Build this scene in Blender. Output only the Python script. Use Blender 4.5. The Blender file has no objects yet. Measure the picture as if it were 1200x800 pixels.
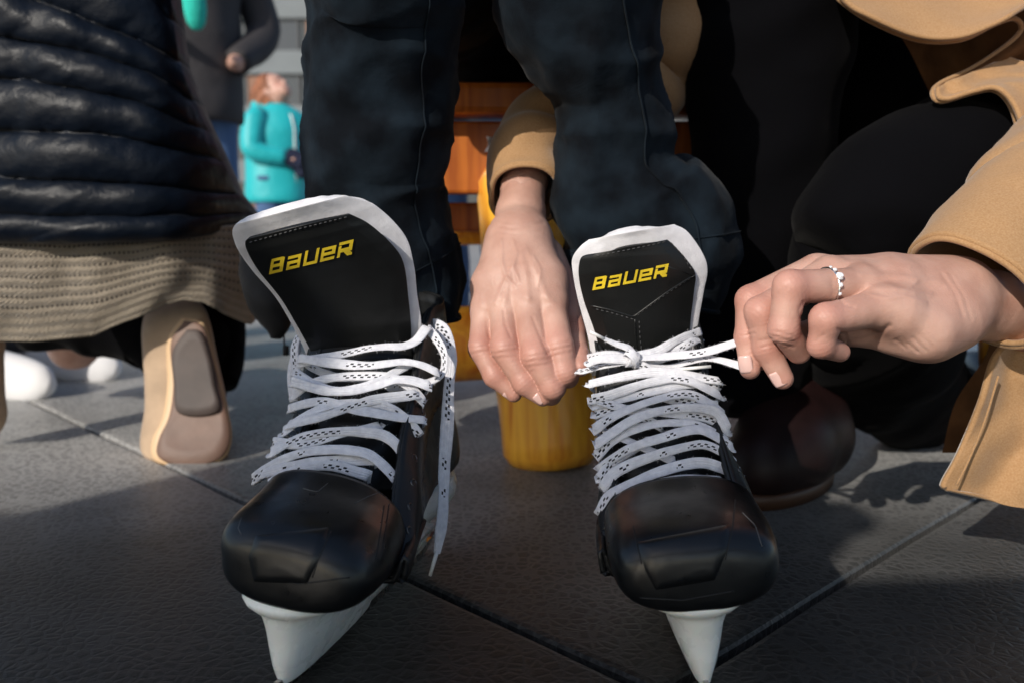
import bpy, bmesh, math, random
import numpy as np
from mathutils import Vector, Matrix, Euler, noise
from mathutils.bvhtree import BVHTree
random.seed(7); np.random.seed(7)
S = bpy.context.scene
COL = S.collection
# ------------------------------------------------------------------ camera
CAMZ = 0.28
TH = math.atan2(120, 1000)
cd = bpy.data.cameras.new('camera'); cam = bpy.data.objects.new('camera', cd); COL.objects.link(cam)
cam.location = (0, 0, CAMZ); cam.rotation_euler = (math.pi/2 - TH, 0, 0)
cd.sensor_width = 36; cd.lens = 30; cd.clip_start = 0.02; cd.clip_end = 1500
cd.dof.use_dof = True; cd.dof.focus_distance = 0.605; cd.dof.aperture_fstop = 6.0
S.camera = cam
CT, ST = math.cos(TH), math.sin(TH)
def P(px, py, d):
    """the world point that stands d metres in front (world Y) along the sight line of a photo pixel"""
    x = (px-600)/1000; u = (400-py)/1000
    v = Vector((x, CT+u*ST, -ST+u*CT))
    return Vector((0, 0, CAMZ)) + v*(d/v.y)
def G(px, py, z=0.0):
    x = (px-600)/1000; u = (400-py)/1000
    v = Vector((x, CT+u*ST, -ST+u*CT))
    return Vector((0, 0, CAMZ)) + v*((z-CAMZ)/v.z)
# ------------------------------------------------------------------ objects
def tag(o, label=None, cat=None, group=None, kind=None):
    if label: o['label'] = label
    if cat: o['category'] = cat
    if group: o['group'] = group
    if kind: o['kind'] = kind
    return o
def thing(name, loc, label, cat, group=None):
    o = bpy.data.objects.new(name, None); COL.objects.link(o); o.location = loc; o.empty_display_size = .05
    return tag(o, label, cat, group)
def world_loc(o):
    v = Vector(o.location)
    return v
def link(name, me, mat, parent=None, smooth=True):
    o = bpy.data.objects.new(name, me); COL.objects.link(o)
    if mat is not None:
        for m in (mat if isinstance(mat, (list, tuple)) else [mat]): me.materials.append(m)
    if smooth and len(me.polygons): me.polygons.foreach_set('use_smooth', [True]*len(me.polygons))
    if parent is not None:
        o.parent = parent
        if parent.type == 'EMPTY': o.matrix_parent_inverse = Matrix.Translation(-Vector(parent.location))
    return o
def mesh(vs, fs, name='m', uv=None):
    me = bpy.data.meshes.new(name); me.from_pydata([tuple(v) for v in vs], [], fs)
    if uv is not None:
        l = me.uv_layers.new(name='UVMap')
        idx = np.empty(len(me.loops), dtype=np.int32); me.loops.foreach_get('vertex_index', idx)
        l.data.foreach_set('uv', np.asarray(uv, dtype=np.float32)[idx].ravel())
    me.update(); return me
class MB:
    """collects pieces into ONE mesh"""
    def __init__(s): s.v=[]; s.f=[]; s.uv=[]
    def add(s, vs, fs, uv=None):
        n=len(s.v); s.v += [Vector(v) for v in vs]; s.f += [tuple(i+n for i in f) for f in fs]
        s.uv += list(uv) if uv is not None else [(0,0)]*len(vs); return s
    def box(s, x0,x1,y0,y1,z0,z1, M=None):
        v=[Vector((x,y,z)) for z in (z0,z1) for y in (y0,y1) for x in (x0,x1)]
        if M is not None: v=[M@a for a in v]
        return s.add(v, [(0,2,3,1),(4,5,7,6),(0,1,5,4),(2,6,7,3),(0,4,6,2),(1,3,7,5)])
    def tube(s, pts, r, n=10, cap=True):
        pts=[Vector(p) for p in pts]; N=len(pts); rs = r if isinstance(r,(list,tuple)) else [r]*N
        vs=[]; up=None
        for i,p in enumerate(pts):
            t=(pts[min(i+1,N-1)]-pts[max(i-1,0)]).normalized()
            if up is None: up=t.orthogonal().normalized()
            up=(up-t*up.dot(t)).normalized(); b=t.cross(up)
            for k in range(n):
                a=2*math.pi*k/n; vs.append(p+(up*math.cos(a)+b*math.sin(a))*rs[i])
        fs=[(i*n+k, i*n+(k+1)%n, (i+1)*n+(k+1)%n, (i+1)*n+k) for i in range(N-1) for k in range(n)]
        if cap: fs += [tuple(range(n))[::-1], tuple((N-1)*n+k for k in range(n))]
        return s.add(vs, fs)
    def build(s, name, mat, parent=None, smooth=True, bevel=0, sub=0):
        o=link(name, mesh(s.v, s.f, name, s.uv), mat, parent, smooth)
        if bevel:
            m=o.modifiers.new('b','BEVEL'); m.width=bevel; m.segments=2; m.limit_method='ANGLE'; m.harden_normals=False
        if sub: m=o.modifiers.new('s','SUBSURF'); m.levels=m.render_levels=sub
        return o
def cr(pts, n):
    """Catmull-Rom through rows of numbers, n samples, by chord length of the first two columns"""
    A=np.array(pts, float); N=len(A)
    seg=np.linalg.norm(np.diff(A[:, :3] if A.shape[1]>2 else A, axis=0)*np.array([1,1,1000][:min(3,A.shape[1])]), axis=1)
    t=np.concatenate([[0], np.cumsum(np.maximum(seg,1e-6))])
    B=np.vstack([2*A[0]-A[1], A, 2*A[-1]-A[-2]])
    out=[]
    for x in np.linspace(0, t[-1], n):
        i=min(max(np.searchsorted(t, x, side='right')-1, 0), N-2)
        u=(x-t[i])/(t[i+1]-t[i])
        p0,p1,p2,p3=B[i],B[i+1],B[i+2],B[i+3]
        out.append(.5*((2*p1)+(-p0+p2)*u+(2*p0-5*p1+4*p2-p3)*u*u+(-p0+3*p1-3*p2+p3)*u**3))
    return np.array(out)
def lin(pts, n):
    A=np.array(pts, float); seg=np.linalg.norm(np.diff(A[:, :2], axis=0), axis=1)
    t=np.concatenate([[0], np.cumsum(np.maximum(seg,1e-6))]); xs=np.linspace(0,t[-1],n)
    return np.stack([np.interp(xs,t,A[:,k]) for k in range(A.shape[1])],1)
def grid_faces(nu, nv, wrap=False):
    f=[]
    for j in range(nv-1):
        for i in range(nu if wrap else nu-1):
            a=j*nu+i; b=j*nu+(i+1)%nu; f.append((a,b,b+nu,a+nu))
    return f
def fbm(v, s, o=3):
    return noise.fractal(Vector(v)*s, 1.0, 2.0, o)
def sheet(L, R, dfun, nu=40, nv=40, disp=None, smoothL=True):
    """a sheet between two pixel polylines; dfun(u,v) its depth in metres; disp a push towards the viewer's side"""
    a=(cr if smoothL else lin)(L,nv); b=(cr if smoothL else lin)(R,nv)
    vs=[]; uv=[]
    for j in range(nv):
        for i in range(nu):
            u=i/(nu-1); v=j/(nv-1)
            p=a[j]*(1-u)+b[j]*u; d=dfun(u,v)
            if disp: d-=disp(u,v)
            vs.append(P(p[0],p[1],d)); uv.append((u,v))
    return vs, grid_faces(nu,nv), uv
def solid(o, t, off=-1, sub=0, bev=0):
    m=o.modifiers.new('solid','SOLIDIFY'); m.thickness=t; m.offset=off
    if bev: b=o.modifiers.new('b','BEVEL'); b.width=bev; b.segments=2; b.limit_method='ANGLE'
    if sub: s=o.modifiers.new('s','SUBSURF'); s.levels=s.render_levels=sub
    return o
def limb(st, n=56, ns=40, amp=.003, fr=14, sx=2.2, open_end=False, fold=None, seed=0, world=False):
    """a limb through stations (px,py,d,half width in px,half depth in m)"""
    if world: A=cr([(*p[:3],p[3],p[4]) for p in st], n); C=[Vector(a[:3]) for a in A]; ra=A[:,3]; rb=A[:,4]
    else:
        A=cr(st, n); C=[P(a[0],a[1],a[2]) for a in A]; ra=A[:,3]*A[:,2]/1000; rb=A[:,4]
    vs=[]; uv=[]; L=0
    for i,c in enumerate(C):
        t=(C[min(i+1,n-1)]-C[max(i-1,0)]).normalized()
        view=(c-Vector((0,0,CAMZ))).normalized()
        ac=t.cross(view).normalized(); bk=ac.cross(t).normalized()
        if i: L+=(c-C[i-1]).length
        for k in range(ns):
            a=2*math.pi*k/ns; ca,sa=math.cos(a),math.sin(a)
            q=(abs(ca)**sx+abs(sa)**sx)**(-1/sx)
            dirv=ac*ca*ra[i]*q+bk*sa*rb[i]*q
            p=c+dirv; nn=dirv.normalized()
            w=amp*fbm(p+Vector((seed,0,0)), fr)
            if fold: w+=fold(L, a, p)
            vs.append(p+nn*w); uv.append((k/ns, L))
    f=grid_faces(ns,n,True)
    if not open_end: f+=[tuple(range(ns))[::-1], tuple((n-1)*ns+k for k in range(ns))]
    return vs,f,uv
# ------------------------------------------------------------------ implicit surfaces (surface nets)
def sd_cone(X, a, b, r1, r2):
    a=np.array(a,float); b=np.array(b,float); ba=b-a; L=max((ba*ba).sum(),1e-12)
    h=np.clip(((X-a)@ba)/L,0,1)
    return np.linalg.norm(X-a-h[...,None]*ba,axis=-1)-(r1+(r2-r1)*h)
def sd_ell(X, c, r, M=None):
    p=X-np.array(c,float)
    if M is not None: p=p@np.array(M)      # columns = axes
    r=np.array(r,float); k=np.linalg.norm(p/r,axis=-1); k2=np.linalg.norm(p/(r*r),axis=-1)
    return k*(k-1)/np.maximum(k2,1e-9)
def smin(a,b,k):
    h=np.maximum(k-np.abs(a-b),0)/k
    return np.minimum(a,b)-h*h*k*.25
def nets(f, lo, hi, h):
    lo=np.array(lo,float); n=np.ceil((np.array(hi)-lo)/h).astype(int)+1
    g=np.stack(np.meshgrid(*[lo[i]+h*np.arange(n[i]) for i in range(3)], indexing='ij'),-1)
    F=np.empty(g.shape[:3])
    for i in range(0,n[0],16): F[i:i+16]=f(g[i:i+16])
    ins=F<0
    c=[(i,j,k) for i in (0,1) for j in (0,1) for k in (0,1)]
    sl=lambda A,o:A[o[0]:n[0]-1+o[0], o[1]:n[1]-1+o[1], o[2]:n[2]-1+o[2]]
    cnt=sum(sl(ins,o).astype(int) for o in c); act=(cnt>0)&(cnt<8)
    acc=np.zeros(act.shape+(3,)); num=np.zeros(act.shape)
    for p in c:
        for ax in range(3):
            if p[ax]==0:
                q=list(p); q[ax]=1
                A=sl(F,p); B=sl(F,q); m=(A<0)!=(B<0)
                t=np.where(m, A/np.where(m,A-B,1), 0)
                for k in range(3): acc[...,k]+=m*(p[k]+(t if k==ax else 0))
                num+=m
    idx=-np.ones(act.shape,int); w=np.argwhere(act); idx[act]=np.arange(len(w))
    V=lo+h*(w+acc[act]/num[act][:,None])
    faces=[]
    for ax in range(3):
        a,b=[k for k in range(3) if k!=ax]
        s0=[slice(1,n[i]-1) for i in range(3)]; s1=list(s0)
        s0[ax]=slice(0,n[ax]-1); s1[ax]=slice(1,n[ax])
        A=ins[tuple(s0)]; B=ins[tuple(s1)]
        for inv,m in ((0,A&~B),(1,~A&B)):
            e=np.argwhere(m); e[:,a]+=1; e[:,b]+=1
            def cc(da,db):
                q=e.copy(); q[:,a]-=da; q[:,b]-=db; return idx[q[:,0],q[:,1],q[:,2]]
            Q=np.stack([cc(1,1),cc(0,1),cc(0,0),cc(1,0)],1)
            if (inv==1)!=(ax==1): Q=Q[:,::-1]
            faces.append(Q)
    return V, np.vstack(faces)
def blob(f, lo, hi, h, name='m', sm=2):
    V,Q=nets(f,lo,hi,h)
    me=bpy.data.meshes.new(name); me.from_pydata(V.tolist(),[],Q.tolist()); me.update()
    bm=bmesh.new(); bm.from_mesh(me)
    for _ in range(sm): bmesh.ops.smooth_vert(bm, verts=bm.verts, factor=.5, use_axis_x=True,use_axis_y=True,use_axis_z=True)
    bm.to_mesh(me); bm.free(); me.update(); return me
# ------------------------------------------------------------------ materials
def mat(name, base, rough=.6, spec=.5, metal=0, coat=0, sheen=0, sss=0, var=0, vscale=8, vcol=None, bump=(), rvar=0, alpha=None):
    """bump: tuples (kind, scale, strength, distance)"""
    m=bpy.data.materials.new(name); m.use_nodes=True; nt=m.node_tree; N=nt.nodes; Lk=nt.links
    b=N['Principled BSDF']; I=b.inputs
    I['Base Color'].default_value=(*base,1); I['Roughness'].default_value=rough; I['Metallic'].default_value=metal
    I['Specular IOR Level'].default_value=spec; I['Coat Weight'].default_value=coat; I['Coat Roughness'].default_value=.15
    I['Sheen Weight'].default_value=sheen; I['Sheen Roughness'].default_value=.4
    if sss: I['Subsurface Weight'].default_value=sss; I['Subsurface Radius'].default_value=(1,.35,.2); I['Subsurface Scale'].default_value=.004
    tc=N.new('ShaderNodeTexCoord'); co=tc.outputs['Object']
    m['_']=0
    if var or vcol:
        n=N.new('ShaderNodeTexNoise'); n.inputs['Scale'].default_value=vscale; n.inputs['Detail'].default_value=6
        Lk.new(co,n.inputs['Vector'])
        r=N.new('ShaderNodeValToRGB'); Lk.new(n.outputs['Fac'],r.inputs['Fac'])
        c2=vcol or tuple(min(1,c*(1+var)) for c in base); c1=tuple(c*(1-var) for c in base) if not vcol else base
        r.color_ramp.elements[0].position=.35; r.color_ramp.elements[1].position=.65
        r.color_ramp.elements[0].color=(*c1,1); r.color_ramp.elements[1].color=(*c2,1)
        Lk.new(r.outputs['Color'],I['Base Color'])
    if rvar:
        n=N.new('ShaderNodeTexNoise'); n.inputs['Scale'].default_value=vscale*3; n.inputs['Detail'].default_value=5; Lk.new(co,n.inputs['Vector'])
        mr=N.new('ShaderNodeMapRange'); mr.inputs[1].default_value=.3; mr.inputs[2].default_value=.7
        mr.inputs[3].default_value=rough-rvar; mr.inputs[4].default_value=rough+rvar
        Lk.new(n.outputs['Fac'],mr.inputs[0]); Lk.new(mr.outputs[0],I['Roughness'])
    prev=None
    for kind,sc,st,dist in bump:
        if kind=='noise':
            t=N.new('ShaderNodeTexNoise'); t.inputs['Scale'].default_value=sc; t.inputs['Detail'].default_value=6; o=t.outputs['Fac']
        elif kind=='voro':
            t=N.new('ShaderNodeTexVoronoi'); t.inputs['Scale'].default_value=sc; o=t.outputs['Distance']
        elif kind=='edge':
            t=N.new('ShaderNodeTexVoronoi'); t.feature='DISTANCE_TO_EDGE'; t.inputs['Scale'].default_value=sc; o=t.outputs['Distance']
        elif kind=='wave':
            t=N.new('ShaderNodeTexWave'); t.inputs['Scale'].default_value=sc; t.inputs['Distortion'].default_value=2; t.inputs['Detail'].default_value=2; o=t.outputs['Fac']; t.bands_direction='DIAGONAL'
        Lk.new(co,t.inputs['Vector'])
        bp=N.new('ShaderNodeBump'); bp.inputs['Strength'].default_value=st; bp.inputs['Distance'].default_value=dist
        Lk.new(o,bp.inputs['Height'])
        if prev: Lk.new(prev,bp.inputs['Normal'])
        prev=bp.outputs['Normal']
    if prev: Lk.new(prev,I['Normal'])
    return m
# ================================================================== materials of the skates
M_CAP = mat('moulded_black', (.004,.0045,.005), rough=.34, spec=.42, coat=.12, rvar=.08, vscale=30, bump=(('noise',60,.12,.002),('noise',400,.06,.0006)))
M_LEA = mat('black_leather', (.008,.0085,.009), rough=.42, spec=.4, rvar=.08, vscale=25, bump=(('noise',45,.25,.003),('voro',900,.12,.0006)))
M_LEA2= mat('black_tongue_face', (.009,.0095,.0095), rough=.36, spec=.4, rvar=.06, vscale=15, bump=(('noise',28,.30,.004),('voro',1100,.10,.0005)))
M_FELT= mat('white_felt', (.70,.69,.72), rough=.95, spec=.1, sheen=.4, vscale=90, var=.08, bump=(('noise',200,.25,.0012),('noise',1500,.5,.0006)))
M_HOLD= mat('white_plastic', (.90,.92,.88), rough=.28, spec=.5, sss=.15, vscale=20, rvar=.08, var=.03, bump=(('noise',80,.05,.001),))
M_STEEL=mat('steel', (.45,.42,.40), rough=.25, metal=1, vscale=40, rvar=.1)
M_YEL = mat('yellow_print', (.78,.56,.03), rough=.45, vscale=90, var=.12)
M_DARKMETAL = mat('dark_metal', (.10,.10,.10), rough=.3, metal=1)
M_STITCH = mat('grey_thread', (.05,.05,.052), rough=.8)
M_SEAM = mat('dark_groove', (.004,.004,.004), rough=.6)
M_AGLET = mat('white_aglet', (.75,.75,.74), rough=.3)
M_EDGE = mat('worn_edge', (.10,.10,.10), rough=.5)
def lace_mat():
    m=bpy.data.materials.new('white_lace'); m.use_nodes=True; nt=m.node_tree; N=nt.nodes; Lk=nt.links; b=N['Principled BSDF']; I=b.inputs
    I['Roughness'].default_value=.9; I['Sheen Weight'].default_value=.3; I['Specular IOR Level'].default_value=.15
    uv=N.new('ShaderNodeUVMap'); sp=N.new('ShaderNodeSeparateXYZ'); Lk.new(uv.outputs[0],sp.inputs[0])
    def mth(op,a,bb=None,c=None):
        n=N.new('ShaderNodeMath'); n.operation=op
        for i,x in enumerate((a,bb,c)):
            if x is None: continue
            if isinstance(x,(int,float)): n.inputs[i].default_value=x
            else: Lk.new(x,n.inputs[i])
        return n.outputs[0]
    U,V=sp.outputs[0],sp.outputs[1]           # u metres along, v 0..1 round the ribbon (0..0.5 = front)
    def dashes(v0,ph):
        f=mth('FRACT',mth('ADD',mth('ADD',mth('MULTIPLY',U,1/.0054),mth('MULTIPLY',V,3.0)),ph))
        a=mth('LESS_THAN',f,.46)
        bb=mth('LESS_THAN',mth('ABSOLUTE',mth('SUBTRACT',V,v0)),.019)
        return mth('MULTIPLY',a,bb)
    gate=N.new('ShaderNodeTexNoise'); gate.noise_dimensions='1D'; gate.inputs['Scale'].default_value=22; Lk.new(U,gate.inputs['W'])
    d=mth('MAXIMUM',dashes(.235,0),dashes(.285,.5)); d=mth('MULTIPLY',d,mth('GREATER_THAN',gate.outputs['Fac'],.55))
    d2=mth('MULTIPLY',dashes(.78,.2),1.0); d=mth('MAXIMUM',d,d2)
    n=N.new('ShaderNodeTexNoise'); n.inputs['Scale'].default_value=220; tc=N.new('ShaderNodeTexCoord'); Lk.new(tc.outputs['Object'],n.inputs['Vector'])
    r=N.new('ShaderNodeValToRGB'); Lk.new(n.outputs['Fac'],r.inputs['Fac']); r.color_ramp.elements[0].position=.3; r.color_ramp.elements[1].position=.7
    r.color_ramp.elements[0].color=(.76,.76,.82,1); r.color_ramp.elements[1].color=(.93,.93,.98,1)
    mx=N.new('ShaderNodeMix'); mx.data_type='RGBA'; Lk.new(d,mx.inputs['Factor']); Lk.new(r.outputs['Color'],mx.inputs['A']); mx.inputs['B'].default_value=(.012,.012,.016,1)
    Lk.new(mx.outputs['Result'],I['Base Color'])
    w1=mth('SINE',mth('ADD',mth('MULTIPLY',U,2*math.pi/.0011),mth('MULTIPLY',V,60)))
    w2=mth('SINE',mth('SUBTRACT',mth('MULTIPLY',U,2*math.pi/.0011),mth('MULTIPLY',V,60)))
    h=mth('ADD',mth('MULTIPLY',w1,w2),mth('MULTIPLY',n.outputs['Fac'],2.0))
    bp=N.new('ShaderNodeBump'); bp.inputs['Strength'].default_value=.55; bp.inputs['Distance'].default_value=.0006; Lk.new(h,bp.inputs['Height']); Lk.new(bp.outputs[0],I['Normal'])
    return m
M_LACE = lace_mat()
M_FUZZ = mat('lace_fuzz', (.6,.6,.64), rough=1)

def cr3(rows, n):
    """resample a list of equal-length point lists along the list, uniform Catmull-Rom"""
    A=np.array(rows,float); N=len(A); B=np.concatenate([[2*A[0]-A[1]],A,[2*A[-1]-A[-2]]]); out=[]
    for t in np.linspace(0,N-1,n):
        i=min(int(t),N-2); u=t-i; p0,p1,p2,p3=B[i],B[i+1],B[i+2],B[i+3]
        out.append(.5*((2*p1)+(-p0+p2)*u+(2*p0-5*p1+4*p2-p3)*u*u+(-p0+3*p1-3*p2+p3)*u**3))
    return np.array(out)
def bvh_of(o):
    me=o.data; return BVHTree.FromPolygons([v.co.copy() for v in me.vertices],[tuple(p.vertices) for p in me.polygons])
EYE=Vector((0,0,CAMZ))
def cast(bvh, px, py, off=0):
    d=(P(px,py,1)-EYE).normalized(); h=bvh.ray_cast(EYE,d)
    if h[0] is None:
        q=EYE+d*.62; h=bvh.find_nearest(q); 
    n=h[1]; n = n if n.dot(d)<0 else -n
    return h[0]+n*off, n
def drape_line(bvh, pts, r, off, name, mt, parent, n=None, dash=None, flat=1.0):
    A=lin(pts, n or max(6,int(sum(math.dist(pts[i],pts[i+1]) for i in range(len(pts)-1))/4)))
    Q=[cast(bvh,a[0],a[1],off)[0] for a in A]
    mb=MB()
    if dash:
        run=[]; L=0; on=True
        D=lin([(0,)]*2,2) if False else None
        fine=lin(pts, int(sum(math.dist(pts[i],pts[i+1]) for i in range(len(pts)-1))/1.0)+2)
        Q=[cast(bvh,a[0],a[1],off)[0] for a in fine]
        i=0
        while i+dash<len(Q): mb.tube(Q[i:i+dash-1], r, 6); i+=dash+1
    else: mb.tube(Q, r, 8)
    return mb.build(name, mt, parent)
# stroke letters on a unit grid, 5 wide x 5 high, seen as filled pixels so nothing overlaps
LET={'B':[((.55,.55),(4.1,.55)),((4.1,.55),(4.1,4.1)),((.55,2.5),(4.1,2.5)),((.55,4.45),(3.7,4.45)),((.55,.55),(.55,4.45)),((3.9,2.5),(3.9,4.3))],
 'a':[((.6,3.95),(4.3,3.95)),((4.3,.5),(4.3,3.95)),((.55,.55),(4.3,.55)),((.55,.55),(.55,2.3)),((.55,2.3),(4.3,2.3))],
 'U':[((.55,4.95),(.55,.55)),((.55,.55),(4.45,.55)),((4.45,.55),(4.45,4.95))],
 'e':[((4.4,.55),(.55,.55)),((.55,.55),(.55,3.95)),((.55,3.95),(4.4,3.95)),((4.4,3.95),(4.4,2.3)),((.55,2.3),(4.4,2.3))],
 'R':[((.1,4.45),(4.4,4.45)),((4.4,4.45),(4.4,2.1)),((.55,2.1),(4.4,2.1)),((.55,3.2),(.55,-.05)),((2.6,2.1),(4.6,.1))]}
def letter_cells(cell=.25):
    out=[]; x0=0
    for ch in 'BaUeR':
        n=int(5.4/cell)
        for i in range(n):
            for j in range(int(5.4/cell)):
                x=(i+.5)*cell; y=(j+.5)*cell
                for (ax,ay),(bx,by) in LET[ch]:
                    L=(bx-ax)**2+(by-ay)**2; h=min(max(((x-ax)*(bx-ax)+(y-ay)*(by-ay))/L,0),1)
                    dx=abs(x-ax-h*(bx-ax)); dy=abs(y-ay-h*(by-ay))
                    if max(dx,dy)<.56 and y<=5.0:
                        if ch=='B' and math.hypot(x-.0,y-.0)<0: continue
                        out.append((x0+i*cell,j*cell,cell)); break
        x0+=6.0
    return out, x0-1.0
def print_word(bvh, a, b, capv, shear, parent):
    """a,b: pixel ends of the base line; capv: pixel vector of the cap height"""
    cells,W=letter_cells(.25); mb=MB()
    a=Vector(a); b=Vector(b); capv=Vector(capv); e=(b-a)/W; idx={}
    vs=[]; fs=[]
    def vid(x,y):
        k=(round(x*8),round(y*8))
        if k not in idx:
            q=a+e*(x+shear*y)+capv*(y/5); idx[k]=len(vs); vs.append(cast(bvh,q.x,q.y,.0008)[0])
        return idx[k]
    for x,y,c in cells: fs.append((vid(x,y),vid(x+c,y),vid(x+c,y+c),vid(x,y+c)))
    mb.add(vs,fs); return mb.build('lettering', M_YEL, parent)

def ribbon(mb, pts, w=.0072, t=.0013, nrm=None, n=60, wob=.0006, px=True, narrow=None, tw=0):
    """a flat lace through (px,py,d) points; nrm: world normal of its broad side (one vector, or one per sample)"""
    A=cr(pts,n) if px else None
    C=[P(a[0],a[1],a[2]) for a in A] if px else [Vector(p) for p in pts]
    n=len(C); L=0; ns=10; vs=[];uv=[]; sd=random.random()*9
    for i,c in enumerate(C):
        t_=(C[min(i+1,n-1)]-C[max(i-1,0)]).normalized()
        if i: L+=(c-C[i-1]).length
        nn=(nrm(i/(n-1),c) if callable(nrm) else (nrm or (EYE-c))).normalized()
        a=.35*math.sin(L*38+sd*5)+tw*(i/(n-1))
        bi=t_.cross(nn).normalized(); nn=bi.cross(t_).normalized()
        b2=bi*math.cos(a)+nn*math.sin(a); n2=nn*math.cos(a)-bi*math.sin(a)
        ww=w*(1+.13*math.sin(L*55+sd)+.10*noise.noise(Vector((L*90,sd,0))))*(narrow(i/(n-1)) if narrow else 1)
        off=nn*wob*noise.noise(Vector((L*60,sd,3)))
        for k in range(ns):
            th=2*math.pi*k/ns; x=-math.cos(th); y=math.sin(th)
            x=math.copysign(abs(x)**.7,x); y=math.copysign(abs(y)**.6,y)
            vs.append(c+off+b2*(x*ww/2)+n2*(y*t/2*(1+.25*math.cos(x*5)))); uv.append((L+sd,k/ns))
    fs=grid_faces(ns,n,True)+[tuple(range(ns))[::-1],tuple((n-1)*ns+k for k in range(ns))]
    mb.add(vs,fs,uv)
    # loose cotton fibres
    for i in range(1,n-1):
        for _ in range(3):
            if random.random()<.75:
                k=random.choice((0,1,4,5,6,9)); p=vs[i*ns+k]; o=(p-C[i]).normalized()
                q=p+(o+Vector((random.uniform(-1,1),random.uniform(-1,1),random.uniform(-1,1)))*.8)*random.uniform(.0005,.0014)
                FZ.append((p,q))
FZ=[]
def fuzz(name,parent):
    mb=MB()
    for p,q in FZ:
        d=(q-p); s=d.cross(EYE-p).normalized()*.00007; m=(p+q)/2+Vector((random.uniform(-1,1),0,random.uniform(-1,1)))*.0003
        mb.add([p-s,p+s,m+s*.8,m-s*.8,q+s*.3,q-s*.3],[(0,1,2,3),(3,2,4,5)])
    FZ.clear()
    return mb.build(name, M_FUZZ, parent)

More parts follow.
